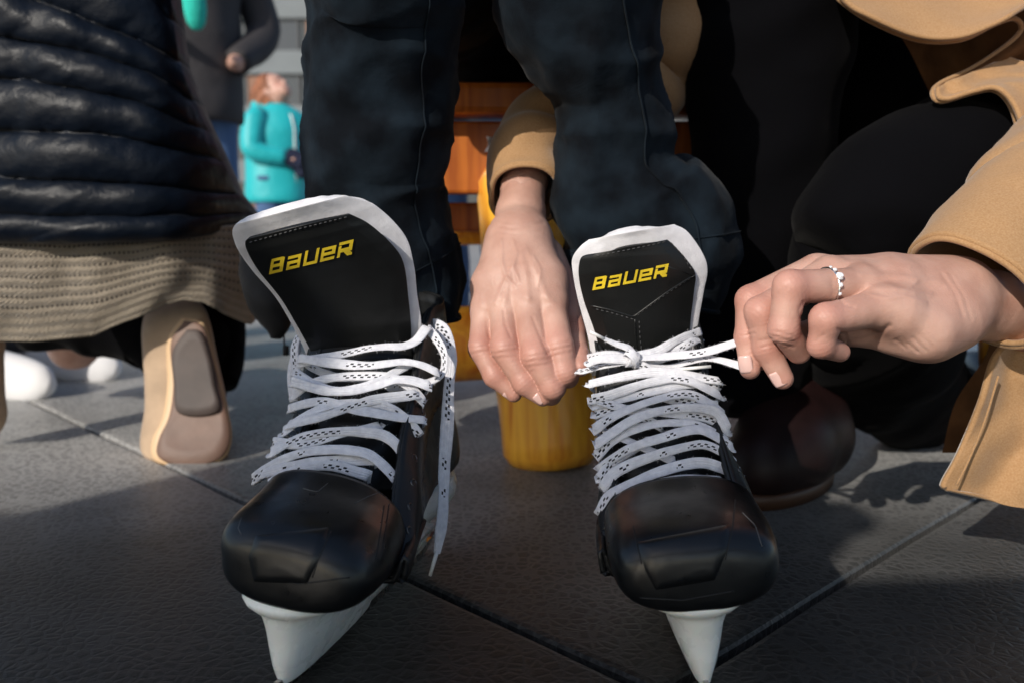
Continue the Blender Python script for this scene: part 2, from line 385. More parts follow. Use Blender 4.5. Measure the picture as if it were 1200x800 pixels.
def make_skate(tip, yaw, roll, label, side, cfg):
    """tip: world point where the front of the blade meets the mat; local +y runs back along the blade"""
    root=thing('hockey_skate', tip+Vector((0,.12,0)), label, 'ice skate', 'pair of hockey skates')
    W=Matrix.Translation(tip)@Matrix.Rotation(yaw,4,'Z')@Matrix.Rotation(roll,4,'Y')@Matrix.Translation((0,-.022,0))
    T0=lambda x,y,z: W@Vector((x,y,z))
    bend=cfg.get('bend',0); fs_=cfg.get('fore',0)
    def T(x,y,z): return W@Vector((x-bend*max(0,z-.075)/.10+fs_*max(0,min(1,(.10-y)/.06)),y,z+cfg.get('lift',.010)))
    # ---- toe cap
    rows=[]
    for (y,w,zb,zt,e) in ((-.002,.014,.060,.080,2.2),(-.0005,.030,.055,.088,2.6),(.003,.0405,.0525,.0935,3.0),(.011,.0475,.0515,.0985,3.3),(.026,.0508,.052,.1025,3.4),(.044,.0518,.053,.1055,3.2),(.062,.0518,.055,.1085,2.8),(.078,.051,.057,.113,2.6)):
        r=[]
        for k in range(48):
            a=2*math.pi*k/48; ca,sa=math.cos(a),math.sin(a)
            q=(abs(ca)**e+abs(sa)**e)**(-1/e); zc=(zb+zt)/2
            x=ca*q*w; z=zc+sa*q*(zt-zb)/2
            if z<zc: x*=1-.10*((zc-z)/(zt-zb)*2)**2
            else: x*=1-.10*((z-zc)/(zt-zb)*2)**2
            r.append((x,y,z))
        rows.append(r)
    R=cr3(rows,44); vs=[T(*p) for row in R for p in row]
    fs=grid_faces(48,44,True)+[tuple(range(48))[::-1],tuple(43*48+k for k in range(48))]
    cap=link('toe_cap',mesh(vs,fs),M_CAP,root); cb=bvh_of(cap)
    # ---- quarters (the boot shell), open at the throat
    rows=[]
    for (y,w,zb,xe,ze,ye) in [(q[0],q[1],q[2]+(.012*min(1,max(0,(q[0]-.07)/.12))),*q[3:]) for q in ((.056,.0545,.0545,.037,.1005,.0),(.070,.0545,.055,.034,.109,.0),(.09,.0535,.056,.032,.126,-.004),(.115,.051,.057,.031,.147,-.006),(.14,.043,.058,.030,.171,-.006),(.165,.038,.060,.031,.195,-.004),(.185,.035,.062,.032,.213,0),(.21,.034,.063,.033,.222,.01),(.24,.034,.064,.032,.226,.012),(.262,.031,.065,.026,.230,.006),(.275,.024,.067,.014,.232,.0),(.280,.010,.070,.004,.232,.0))]:
        xe+=.008; ze-=.040 if y<.17 else (.030 if y<.2 else .012)
        half=[(xe,y+ye,ze),(xe*.35+w*.72,y+ye*.6,ze*.72+zb*.28),(w*.985,y+ye*.3,ze*.40+zb*.60),(w,y,zb+.018),(w*.96,y,zb+.006),(w*.80,y,zb),(0,y,zb-.0005)]
        hh=cr3(half,26); left=[(-p[0],p[1],p[2]) for p in hh][:-1]
        rows.append([tuple(p) for p in hh]+left[::-1])
    R=cr3(rows,70); m_=R.shape[1]
    vs=[]
    for j,row in enumerate(R):
        for i,p in enumerate(row):
            q=T(*p); s=fbm(q,30)*.0012*(1 if j>3 else 0); vs.append(q+(W.to_3x3()@Vector((math.copysign(1,p[0]),0,.2)))*s)
    fs=grid_faces(m_,70)
    sh=link('boot_shell',mesh(vs,fs),M_LEA,root); solid(sh,.0036,1 if False else -1); sb=bvh_of(sh)
    # sole welt between shell and holder
    # eyestay: a raised strip along the throat with its stitching
    for sgn,i0,i1 in ((1,0,9),(-1,m_-1,m_-10)):
        vs=[];nn=70-4
        st=1 if sgn>0 else -1
        for j in range(2,68):
            for i in range(9):
                a=Vector(vsel:=[*R[j][i0+st*i]]); out=Vector((sgn*.9,0,.45)).normalized()
                vs.append(T(*(a+out*.0012)))
        g=link('eyestay',mesh(vs,grid_faces(9,66)),M_LEA,root); solid(g,.0022,0)
        mb=MB(); i=3
        k=0
        for j in range(6,62,1):
            if j%2: continue
            p=Vector(R[j][i0+st*8])+Vector((sgn*.9,0,.45)).normalized()*.0026; q=Vector(R[j+1][i0+st*8])+Vector((sgn*.9,0,.45)).normalized()*.0026
            mb.tube([T(*p),T(*(p*.3+q*.7))],.00035,5)
        mb.build('stitching',M_STITCH,g)
        for j in (8,12,16,20,24,28,32,36):
            p=Vector(R[j][i0+st*3])+Vector((sgn*.8,0,.55)).normalized()*.0018; q=Vector(R[j][i0+st*4])+Vector((sgn*.8,0,.55)).normalized()*.0018
            e=MB(); c=T(*p); nrm=(W.to_3x3()@Vector((sgn*.8,-.2,.5))).normalized(); u=nrm.orthogonal().normalized(); v=nrm.cross(u)
            e.tube([c+(u*math.cos(a)+v*math.sin(a))*.0026 for a in np.linspace(0,2*math.pi,17)],.0008,6,False); e.build('eyelet',M_DARKMETAL,root)
    # ---- bumper panel and ridges on the toe cap
    pa=lin(cfg['panel'][0],26); pb=lin(cfg['panel'][1],26); vs=[]
    for j in range(26):
        for i in range(34):
            u=i/33; v=j/25; q=pa[j]*(1-u)+pb[j]*u; ed=min(1,9*min(u,1-u,v*.8,(1-v)*.8))
            vs.append(cast(cb,q[0],q[1],-.0003+.0017*(ed**.6))[0])
    link('bumper_panel',mesh(vs,grid_faces(34,26)),M_CAP,cap)
    for pl in cfg['grooves']: drape_line(cb,pl,.00045,.0,'groove',M_SEAM,cap)
    for pl in cfg.get('scuffs',()): drape_line(cb,pl,.00022,.0001,'scuff',M_EDGE,cap)
    # ---- blade holder
    h=MB()
    def loft(secs,n=20,k=28):
        rows=[]
        for (z,y0,y1,w,e) in secs:
            r=[]
            for i in range(k):
                a=2*math.pi*i/k; ca,sa=math.cos(a),math.sin(a); q=(abs(ca)**e+abs(sa)**e)**(-1/e)
                r.append((ca*q*w,(y0+y1)/2+sa*q*(y1-y0)/2,z))
            rows.append(r)
        Rr=cr3(rows,n); h.add([T0(*p) for row in Rr for p in row],grid_faces(k,n,True)+[tuple(range(k))[::-1],tuple((n-1)*k+i for i in range(k))])
    loft([(.0690,.003,.150,.036,2.6),(.063,.000,.150,.038,2.6),(.0585,.002,.150,.036,2.4),(.0550,.006,.150,.027,2.4),(.046,.009,.150,.0205,2.6),(.036,.012,.148,.0170,3.0),(.022,.014,.146,.0125,3.0),(.012,.017,.146,.0088,3.0),(.0075,.019,.146,.0070,3.0)],30)
    loft([(.082,.165,.278,.030,2.6),(.070,.165,.279,.033,2.6),(.056,.168,.275,.026,2.4),(.048,.174,.272,.015,2.2),(.034,.182,.270,.010,2.2),(.014,.190,.268,.0045,2.4)],26)
    loft([(.036,.09,.20,.004,3),(.030,.05,.24,.0060,3),(.010,.022,.27,.0045,3)],8)
    h.add([T0(*p) for p in [(x*s,y,z) for (x,z) in ((.034,.0555),(.034,.0600)) for y in (.10,.19) for s in (-1,1)]],[(0,1,3,2),(4,6,7,5),(0,4,5,1),(2,3,7,6),(0,2,6,4),(1,5,7,3)])
    hold=h.build('blade_holder',M_HOLD,root)
    # ---- steel runner, curved up at both ends
    b=MB(); ys=np.linspace(.012,.288,40); vs=[]
    for y in ys:
        zl=.0+.010*max(0,(.045-y)/.033)**2+.012*max(0,(y-.255)/.033)**2; zu=max(.011,zl+.002)
        for (x,z) in ((-.0015,zl),(.0015,zl),(.0015,zu),(-.0015,zu)): vs.append(T0(x,y,z))
    b.add(vs,[(i*4+k,i*4+(k+1)%4,(i+1)*4+(k+1)%4,(i+1)*4+k) for i in range(39) for k in range(4)]+[(3,2,1,0),(156,157,158,159)])
    b.build('steel_blade',M_STEEL,root,smooth=False)
    # ---- tongue: felt body behind, black face before it
    tg=cfg['tongue']
    vs,fs,uv=sheet(tg['fL'],tg['fR'],lambda u,v: tg['d'](v)+tg['curl']*(2*u-1)**2+.0025+.0003*noise.noise(Vector((u*9,v*9,side))),60,60)
    felt=link('tongue',mesh(vs,fs,uv=uv),M_FELT,root); solid(felt,.0075,-1,0,.0032)
    vs,fs,uv=sheet(tg['L'],tg['R'],lambda u,v: tg['d'](v)+tg['curl']*(2*u-1)**2*.9-.0012-.0016*min(1,8*min(u,1-u))*min(1,8*(1-v)) -tg.get('pad',lambda u,v:0)(u,v),80,80)
    face=link('tongue_face',mesh(vs,fs,uv=uv),M_LEA2,felt); solid(face,.003,-1,0,.0008)
    fb=bvh_of(face)
    print_word(fb,*tg['word'],felt)
    for pl in tg['stitch']: drape_line(fb,pl,.00045,.0004,'stitching',M_STITCH,felt,dash=5)
    for pl in tg.get('seams',()): drape_line(fb,pl,.0007,.0002,'seam',M_LEA2,felt)
    # lower tongue that runs down under the laces
    tl=cfg['under']; vs,fs,uv=sheet(tl[0],tl[1],lambda u,v: tl[2](tl[0][0][1]+(tl[0][-1][1]-tl[0][0][1])*v)+.0055+.016*abs(2*u-1)**2.4,30,50,disp=lambda u,v:.0015*math.sin(v*30)*math.exp(-((u-.5)/.3)**2))
    lt=link('tongue_base',mesh(vs,fs,uv=uv),M_LEA2,felt); solid(lt,.004,-1)
    # ---- laces
    cfg['lace'](root)
    return root,W

WEBN=Vector((0,-1,.55))
def arc(pl,d0,dc,n=40,lift=0):
    """a row of lace: pixel points, depth nearest in the middle and falling back at the ends"""
    A=cr(pl,9); out=[]; dc=dc*.42; lift=lift+.004
    for i,a in enumerate(A):
        s=2*i/8-1; out.append((a[0],a[1],d0(a[1])+dc*abs(s)**2.2-lift))
    n0=out[0]; n1=out[-1]; sx=1 if n1[0]>n0[0] else -1
    return [(n0[0]+5*sx,n0[1]+5,n0[2]+.022),(n0[0]-1*sx,n0[1]+2,n0[2]+.008)]+out[:]+[(n1[0]+1*sx,n1[1]+3,n1[2]+.008),(n1[0]-5*sx,n1[1]+6,n1[2]+.022)]
# right skate ---------------------------------------------------------
d_r=lambda y: .580+(600-y)/200*.070
def lace_right(root):
    mb=MB()
    rows=[
     ([(728,592),(752,573),(795,562),(845,563)],.0,.012),
     ([(702,600),(711,581),(771,553),(827,542),(869,561)],.003,.022),
     ([(706,572),(726,550),(782,529),(830,521),(861,543)],.003,.022),
     ([(702,549),(734,527),(771,514),(820,503),(857,523)],.004,.022),
     ([(700,533),(722,512),(765,497),(815,497),(850,517)],.001,.022),
     ([(699,520),(745,490),(795,478),(838,482),(852,503)],.005,.022),
     ([(697,503),(716,489),(762,470),(810,462),(846,486)],.003,.022),
     ([(698,485),(730,478),(780,484),(825,488),(851,499)],.000,.020),
     ([(694,468),(718,462),(757,449),(800,444),(844,463)],.005,.022),
     ([(696,476),(750,462),(790,452),(820,448),(840,450)],.001,.02),
     ([(691,450),(720,443),(765,436),(805,440),(842,446)],.003,.02),
     ([(690,425),(700,421),(715,420),(738,421)],.006,.005)]
    for pl,lift,dc in rows:
        ribbon(mb, arc(pl,d_r,dc,lift=lift+.004), nrm=Vector((0,-1,.5)))
    for pl,lift in (([(703,560),(720,540),(760,516)],.0),([(712,505),(745,520),(790,540)],.0),([(704,470),(740,482),(775,500)],.002),([(840,475),(800,470),(770,462)],.001)):
        ribbon(mb, arc(pl,d_r,.004,lift=lift+.001), nrm=Vector((0,-1,.5)))
    # pulled ends and knot
    ribbon(mb,[(676,434,.646),(684,434,.640),(706,429,.634),(736,424,.632)],nrm=Vector((0,-.6,1)),w=.0075,n=40)
    ribbon(mb,[(684,421,.672),(702,417,.652),(722,416,.640),(744,420,.634)],nrm=Vector((0,-1,.4)),n=40)
    ribbon(mb,[(742,420,.631),(785,417,.628),(828,412,.622),(878,396,.606)],nrm=Vector((0,-.8,.8)),w=.0068,n=60)
    ribbon(mb,[(744,424,.632),(780,430,.632),(808,424,.629),(835,420,.624),(884,433,.603)],nrm=Vector((0,-.8,.7)),w=.0060,n=60)
    ribbon(mb,[(744,418,.634),(770,412,.638),(795,398,.650),(822,388,.672)],nrm=Vector((0,-1,.4)),n=40)
    ribbon(mb,[(750,424,.637),(780,418,.642),(808,402,.652),(822,396,.675)],nrm=Vector((0,-1,.4)),n=40)
    ribbon(mb,[(741,414,.631),(736,408,.630),(722,403,.630),(708,397,.629)],nrm=Vector((0,-1,.3)),w=.0060,n=30,narrow=lambda t:1-.55*t)
    ribbon(mb,[(745,424,.629),(765,433,.629),(785,434,.629),(803,432,.628)],nrm=Vector((0,-1,.3)),w=.0060,n=30,narrow=lambda t:1-.5*t)
    # knot: wraps round
    c=P(740,420,.630)
    for r0,ax,n_ in ((.0068,(1,.1,.5),30),(.0060,(.9,-.1,-.5),30)):
        a=Vector(ax).normalized(); u=a.orthogonal().normalized(); v=a.cross(u)
        pts=[c+a*(.004*math.sin(t/2)-.002)+(u*math.cos(t)*.75+v*math.sin(t))*r0 for t in np.linspace(0,5.6,n_)]
        ribbon(mb,pts,px=False,w=.0075,t=.0022,nrm=lambda s,p,c=c:(p-c))
    lc=mb.build('lace',M_LACE,root)
    for a,b in (((708,397,.629),(691,388.5,.628)),((800,432,.628),(833,429,.627))):
        m=MB(); m.tube([P(*a),P(*b)],.00125,10); m.build('aglet',M_AGLET,lc)
    fuzz('fibres',lc)
right_cfg=dict(
 panel=([(745,634),(755,668),(768,692)],[(857,612),(853,645),(838,680)]),
 cap_lines=[(.0012,[(742,636),(756,674),(768,684)]),(.0012,[(857,610),(853,640),(843,662)]),(.0009,[(764,668),(800,665),(838,656)])],
 grooves=[[(768,684),(800,682),(842,672)],[(764,670.5),(800,667.5),(838,658.5)],[(742,616),(745,632),(752,660)],[(862,585),(858,620),(850,655)],[(750,700),(800,703),(860,692)]],
 scuffs=[[(763,634),(790,631),(822,622)],[(870,600),(885,615),(893,640)]],
 lace=lace_right, under=([(712,600),(708,560),(704,500),(698,440),(700,410)],[(862,600),(852,560),(842,500),(828,440),(812,410)],lambda y:d_r(y)),
 tongue=dict(d=lambda v:.672-.030*v**1.2, curl=.012,
   fL=[(694,440),(690,400),(677,350),(671,318),(671,302),(680,289),(690,281)], fR=[(822,440),(816,400),(824,345),(829,318),(824,298),(806,272),(790,263)],
   L=[(702,440),(700,400),(684,352),(678,322),(680,304),(686,299),(694,298)], R=[(812,440),(808,395),(813,345),(815,322),(806,306),(790,288),(782,281)],
   word=((694.5,340),(780,324),(0,-14.5),.22),
   pad=lambda u,v:.0022*math.exp(-((u-.5)/.3)**2-((v-.75)/.2)**2),
   stitch=[[(700,300),(740,292),(782,283)],[(786,285),(800,300),(812,320)],[(813,323),(780,345),(742,373)],[(742,374),(715,366),(694,361)],[(749,376),(750,395),(752,412)]],
   seams=[[(815,321),(782,342),(742,371.5),(715,363),(692,358)],[(744,374),(745,395),(747,420)]]))
# left skate ----------------------------------------------------------
d_l=lambda y: .584+(570-y)/170*.072
def lace_left(root):
    mb=MB()
    rows=[
     ([(316,566),(340,552),(385,545),(432,557)],.0,.006),
     ([(298,560),(325,541),(372,527),(432,532),(465,563)],.004,.02),
     ([(303,556),(345,546),(395,539),(440,540)],.0,.008),
     ([(318,530),(350,513),(400,505),(455,512),(479,543)],.004,.02),
     ([(322,518),(357,520),(400,508),(445,498)],.001,.012),
     ([(332,506),(365,483),(405,472),(460,479),(490,508)],.003,.02),
     ([(338,497),(380,487),(430,470),(488,462)],.006,.016),
     ([(340,478),(375,470),(420,480),(465,488),(497,492)],.004,.018),
     ([(344,462),(372,446),(425,440),(470,446),(496,470)],.002,.02),
     ([(343,447),(385,458),(425,456),(470,444),(503,452)],.007,.018),
     ([(346,436),(372,452),(400,458),(440,448),(482,425)],.004,.018),
     ([(352,420),(390,425),(430,428),(480,424),(512,436)],.006,.016),
     ([(354,424),(395,416),(440,407),(480,404),(500,384)],.003,.02)]
    for pl,lift,dc in rows: ribbon(mb, arc(pl,d_l,dc,lift=lift+.004), nrm=Vector((0,-1,.5)),n=60)
    for pl in ([(350,392,.700),(345,410,.690),(347,432,.684),(352,450,.672)],[(344,470,.682),(342,440,.690),(349,400,.700)],[(346,430,.680),(352,448,.672),(368,462,.668)],[(496,470,.680),(502,440,.684),(499,400,.690),(502,382,.694)]):
        ribbon(mb,pl,nrm=Vector((-.4,-1,0)),n=40)
    # the loop that stands off to the side and the long end that hangs down
    ribbon(mb,[(500,384,.672),(512,398,.655),(521,418,.648),(516,440,.645),(490,450,.640),(440,452,.640),(395,442,.644),(365,430,.655),(351,416,.672)],nrm=Vector((0,-1,.55)),n=110,w=.0068)
    ribbon(mb,[(503,382,.690),(513,382,.680),(523,392,.672),(529,420,.664),(526,455,.658),(524,500,.650),(521,540,.642),(520,575,.636),(518,610,.630),(512,648,.624)],nrm=lambda s,p:Vector((math.sin(s*4)*.5,-1,0)),n=150,w=.0098,narrow=lambda t:1 if t<.9 else 1-4.5*(t-.9))
    lc=mb.build('lace',M_LACE,root)
    m=MB(); m.tube([P(512,646,.624),P(508,660,.623),P(504,674,.622)],[.0017,.0015,.0013],10); m.build('aglet',M_AGLET,lc)
    fuzz('fibres',lc)
left_cfg=dict(bend=.026,fore=.008,lift=.013,
 panel=([(299,626),(290,652),(297,682)],[(387,616),(377,650),(360,685)]),
 cap_lines=[(.0013,[(300,622),(340,626),(384,616)]),(.0010,[(386,618),(372,648),(362,670)])],
 grooves=[[(294,652),(330,655),(364,650)],[(388,622),(374,652),(366,676)],[(300,676),(350,684),(410,676)],[(456,590),(452,620),(446,655)],[(450,592),(446,622),(440,658)]],
 scuffs=[[(355,572),(372,576),(384,566)],[(415,590),(430,582),(445,576)],[(283,606),(279,618),(283,626)]],
 lace=lace_left, under=([(312,575),(325,530),(346,480),(356,430),(362,405)],[(462,575),(474,530),(488,480),(488,430),(482,400)],lambda y:d_l(y)),
 tongue=dict(d=lambda v:.668-.066*v**1.1, curl=.010,
   fL=[(362,425),(352,400),(325,352),(296,318),(278,292),(272,272),(276,263)], fR=[(486,425),(494,385),(489,345),(485,310),(474,275),(440,241),(405,229)],
   L=[(370,425),(358,400),(330,352),(303,318),(290,296),(287,284),(291,280)], R=[(478,425),(482,390),(479,350),(473,308),(458,285),(432,262),(410,251)],
   word=((315.5,321),(411,298),(0,-17),.20),
   pad=lambda u,v:.0025*math.exp(-((u-.5)/.3)**2-((v-.75)/.25)**2),
   stitch=[[(293,284),(350,268),(408,254)]], seams=[]))
sk_l,WL=make_skate(G(332,811),-math.radians(15),math.radians(5),'black hockey skate with tongue flopped forward and an untied lace end hanging beside it',1,left_cfg)
sk_r,WR=make_skate(G(827,812),-math.radians(3),math.radians(-6),'black hockey skate whose white lace is being pulled tight by two hands',2,right_cfg)
# ================================================================== skin and hands
def skin_mat():
    m=mat('skin',(.60,.37,.29),rough=.48,spec=.4,sss=.10,vscale=70,bump=(('noise',130,.22,.0018),('edge',420,.25,.0005),('noise',700,.3,.0005)))
    nt=m.node_tree; N=nt.nodes; Lk=nt.links; b=N['Principled BSDF']
    at=N.new('ShaderNodeAttribute'); at.attribute_name='flush'
    n=N.new('ShaderNodeTexNoise'); n.inputs['Scale'].default_value=38; n.inputs['Detail'].default_value=8
    tc=N.new('ShaderNodeTexCoord'); Lk.new(tc.outputs['Object'],n.inputs['Vector'])
    r=N.new('ShaderNodeValToRGB'); Lk.new(n.outputs['Fac'],r.inputs['Fac'])
    r.color_ramp.elements[0].position=.3; r.color_ramp.elements[0].color=(.43,.235,.18,1); r.color_ramp.elements[1].position=.7; r.color_ramp.elements[1].color=(.56,.345,.275,1)
    mx=N.new('ShaderNodeMix'); mx.data_type='RGBA'; Lk.new(at.outputs['Fac'],mx.inputs['Factor']); Lk.new(r.outputs['Color'],mx.inputs['A']); mx.inputs['B'].default_value=(.46,.13,.10,1)
    Lk.new(mx.outputs['Result'],b.inputs['Base Color']); return m
M_SKIN=skin_mat()
M_NAIL=mat('nail',(.72,.47,.42),rough=.25,spec=.5,coat=.3)
def flush(me, spots):
    n=len(me.vertices); co=np.empty(n*3); me.vertices.foreach_get('co',co); co=co.reshape(-1,3); v=np.zeros(n)
    for c,r,a in spots: v=np.maximum(v, a*np.exp(-((co-np.array(c))**2).sum(1)/(r*r)))
    at=me.attributes.new('flush','FLOAT','POINT'); at.data.foreach_set('value',v.astype(np.float32))
def px3(j): return [(P(a[0],a[1],a[2]),a[3]) for a in j]
def topx(X):
    y=X[...,1]; z=X[...,2]-CAMZ; fw=y*CT-z*ST; up=y*ST+z*CT
    return 600+1000*X[...,0]/fw, 400-1000*up/fw
def hand_mesh(palm, fingers, marks=(), h=.0010, kp=.010, kf=.0012, cut=None):
    ex=()
    pal=[px3(c) for c in palm]; fin=[px3(c) for c in fingers]
    allp=[p for c in pal+fin for p in c]
    lo=[min(p[0][i]-p[1] for p in allp)-.004 for i in range(3)]; hi=[max(p[0][i]+p[1] for p in allp)+.004 for i in range(3)]
    kn=[(c[i][0],c[i][1],(c[i+1][0]-c[i-1][0]).normalized()) for c in fin for i in range(1,len(c)-1)]
    def chain(X,c,k):
        d=None
        for i in range(len(c)-1):
            s=sd_cone(X,c[i][0],c[i+1][0],c[i][1],c[i+1][1]); d=s if d is None else smin(d,s,k)
        return d
    def f(X):
        d=None
        for c in pal:
            s=chain(X,c,.006); d=s if d is None else smin(d,s,kp)
        fg=None
        for c in fin:
            s=chain(X,c,.0035)
            fg=s if fg is None else smin(fg,s,kf)
        d=smin(d,fg,.006)
        if marks:
            U,V=topx(X)
            for pl,w,am in marks:
                dm=None
                for (ax,ay),(bx,by) in zip(pl[:-1],pl[1:]):
                    L=(bx-ax)**2+(by-ay)**2; t=np.clip(((U-ax)*(bx-ax)+(V-ay)*(by-ay))/L,0,1)
                    q=(U-ax-t*(bx-ax))**2+(V-ay-t*(by-ay))**2; dm=q if dm is None else np.minimum(dm,q)
                d=d-am*.7*np.exp(-dm/(w*w))
        for p,r,ax in kn:
            q=X-np.array(p); t=q@np.array(ax); g=np.exp(-(t/(r*.75))**2)*np.exp(-((q**2).sum(-1)/(r*1.9)**2))
            d=d+g*.0002*np.cos(t*2*math.pi/.0030)
        return d
    me=blob(f,lo,hi,h,'hand',2)
    sp=[(p,r*1.3,.55) for p,r,ax in kn]+[(c[-1][0],c[-1][1]*1.3,.45) for c in fin]
    flush(me,sp); return me
def nail(parent,tip,back,normal,w=.0052,l=.0105,r=.0068):
    """a fingernail: tip/back px points; normal a world vector the nail faces"""
    a=P(*tip); b=P(*back); t=(a-b).normalized(); n=Vector(normal).normalized(); n=(n-t*n.dot(t)).normalized(); s=t.cross(n)
    vs=[];fs=[]
    for j in range(9):
        for i in range(9):
            u=i/4-1; v=j/8; ww=w*(1-.25*abs(2*v-1)**4)
            th=u*ww/r
            vs.append(b+t*(v*l)+ s*math.sin(th)*r + n*(math.cos(th)*r-r*.0 - .0009*v*v))
    o=link('fingernail',mesh(vs,grid_faces(9,9)),M_NAIL,parent); return solid(o,.0005,0)
def join_meshes(parts, name='body'):
    bm=bmesh.new()
    for me in parts: bm.from_mesh(me)
    out=bpy.data.meshes.new(name); bm.to_mesh(out); bm.free(); return out
# ------------------------------------------------------------------ cloth
M_JEAN=mat('dark_denim',(.003,.0045,.007),rough=.9,spec=.10,sheen=.03,vscale=26,vcol=(.010,.017,.025),bump=(('noise',16,.5,.010),('wave',700,.12,.0006),('noise',500,.2,.0005)))
M_BLKP=mat('black_cotton',(.0022,.0022,.003),rough=.95,spec=.06,sheen=.02,bump=(('noise',14,.35,.01),('noise',500,.2,.0005)))
M_CAMEL=mat('camel_wool',(.35,.20,.095),rough=.95,spec=.08,sheen=.35,vscale=700,vcol=(.41,.25,.13),bump=(('noise',800,.35,.0010),('noise',16,.3,.006)))
M_CAMIN=mat('camel_lining',(.12,.055,.022),rough=.9,spec=.1,vscale=40,var=.2,bump=(('noise',60,.3,.003),))
M_THREAD=mat('denim_thread',(.05,.045,.04),rough=.9)
# ================================================================== the seated skater
sk=thing('person',(0.02,1.15,0.0),'seated wearer of dark blue jeans with both feet in the hockey skates','person')
jeans_st_l=[(452,-110,.70,80,.075),(453,-60,.71,88,.078),(453,0,.735,87,.074),(449,60,.75,86,.070),(448,110,.765,88,.068),(443,160,.775,87,.068),(440,200,.785,82,.066),(441,240,.79,78,.064),(452,290,.795,82,.063),(466,330,.80,80,.062),(472,378,.80,72,.060)]
jeans_st_r=[(672,-110,.71,84,.078),(676,-60,.72,92,.08),(681,0,.735,91,.078),(692,50,.75,82,.074),(707,95,.765,70,.070),(716,140,.775,72,.068),(719,190,.785,74,.068),(729,222,.79,84,.069),(745,248,.795,97,.070),(756,275,.80,104,.070),(757,305,.80,102,.068),(748,345,.80,92,.062)]
def jf(L,a,p):
    n1=noise.noise(p*6); s=math.sin(L*48+2.2*math.cos(a+1)+5*noise.noise(p*5)); w=.0090*(1-abs(s))**2*(.2+1.2*abs(n1))+.006*noise.noise(p*10)+.0022*noise.noise(p*28)+.0012*noise.noise(p*60)+.0060*(1-min(1,abs(3*noise.noise(p*8+Vector((4,4,4))))))**2
    return w
def seam_tube(vs, ns, k, i0, i1, n, off=.0012, r=.0009):
    mb=MB(); pts=[]
    for i in range(i0,i1): 
        c=sum((vs[i*ns+j] for j in range(0,ns,4)),Vector())/len(range(0,ns,4)); p=vs[i*ns+k%ns]; pts.append(p+(p-c).normalized()*off)
    mb.tube(pts,r,6); return mb
jl=MB(); SE=[]
for st,sd in ((jeans_st_l,1),(jeans_st_r,4)):
    st=[(a,b,c,d-(7 if b<240 else 3),e-.004) for a,b,c,d,e in st]
    vs,fs,uv=limb(st,110,72,amp=.0035,fr=16,seed=sd,fold=jf,open_end=True); jl.add(vs,fs,uv); SE.append((vs,st))
# thighs, seat of the trousers
hipz=.60
for st in ([(456,-112,.69,.082,.08)],):pass
A_=P(452,-100,.74); B_=P(672,-100,.75)
for a in (A_,B_):
    hx=-.035 if a is A_ else .085
    st=[(a.x,a.y-.02,a.z-.02,.05,.05),(a.x,a.y+.01,a.z+.005,.078,.075),(a.x*.8+hx*.2,a.y+.12,a.z+.005,.086,.080),(a.x*.5+hx*.5,a.y+.26,.58,.092,.088),(hx,a.y+.42,.57,.10,.10),(hx,a.y+.52,.585,.08,.09)]
    vs,fs,uv=limb(st,40,40,world=True,fold=jf,seed=3); jl.add(vs,fs,uv)
vs,fs,uv=limb([(-.12,1.24,.60,.10,.10),(.02,1.24,.62,.14,.14),(.16,1.24,.60,.10,.10)],20,30,world=True); jl.add(vs,fs,uv)
jeans=jl.build('jeans',M_JEAN,sk)
for (vs,st),ks in zip(SE,((2,38),(2,))):
    for k in (60,):
        m=seam_tube(vs,72,k,4,106,72); m.build('side_seam',M_JEAN,jeans)
    # folded hem
    hb=MB(); ring=[]
    for i,rr in ((95,.0022),(109,.0022)):
        c=sum((vs[i*72+j] for j in range(72)),Vector())/72
        hb.tube([vs[i*72+j%72]+(vs[i*72+j%72]-c).normalized()*.0008 for j in range(73)],.0006 if i==95 else .0022,6,False)
    hb.build('hem',M_JEAN,jeans)
# his body: one continuous figure under the clothes
def skater_body():
    segs=[]
    kn=[A_+Vector((0,.03,0)),B_+Vector((0,.03,0))]
    kn=[P(452,-90,.76),P(676,-80,.77)]; an=[WL@Vector((-.012,.22,.14)),WR@Vector((0,.22,.14))]; toe=[WL@Vector((0,.09,.080)),WR@Vector((0,.09,.080))]
    hp=[Vector((-.06,1.20,.60)),Vector((.10,1.20,.60))]
    for i in (0,1):
        mid=(P(446,200,.80),P(722,200,.81))[i]; lo_=(P(458,330,.81),P(752,320,.815))[i]; segs+=[(kn[i],mid,.040,.036),(mid,lo_,.036,.028),(hp[i],kn[i],.065,.045)]
    c=Vector((.02,1.22,.66)); ch=Vector((.02,1.14,1.02)); nk=Vector((.02,1.10,1.20)); hd=Vector((.02,1.05,1.32))
    segs+=[(c,ch,.13,.14),(ch,nk,.12,.05),(nk,hd,.045,.06)]
    for s in (-1,1):
        sh=ch+Vector((s*.17,0,.05)); el=Vector((.02+s*.27,1.05,.80)); wr=Vector((.02+s*.24,.98,.70))
        segs+=[(ch+Vector((s*.08,0,.06)),sh,.08,.055),(sh,el,.05,.04),(el,wr,.038,.028),(wr,wr+Vector((0,-.09,-.01)),.03,.02)]
    def f(X):
        d=None
        for a,b,r1,r2 in segs:
            q=sd_cone(X,a,b,r1,r2); d=q if d is None else smin(d,q,.03)
        return smin(d, sd_ell(X,hd+Vector((0,0,.02)),(.075,.095,.11)),.02)
    return blob(f,(-.36,.50,.03),(.42,1.45,1.50),.011,'body')
me=skater_body(); flush(me,[]); link('body',me,M_SKIN,sk)
vs,fs,uv=limb([(.02,1.22,.56,.19,.15),(.02,1.22,.64,.20,.165),(.02,1.19,.80,.20,.165),(.02,1.16,.98,.21,.16),(.02,1.13,1.12,.17,.12),(.02,1.11,1.19,.07,.07)],40,40,world=True,fold=jf,amp=.006); jk=MB(); jk.add(vs,fs)
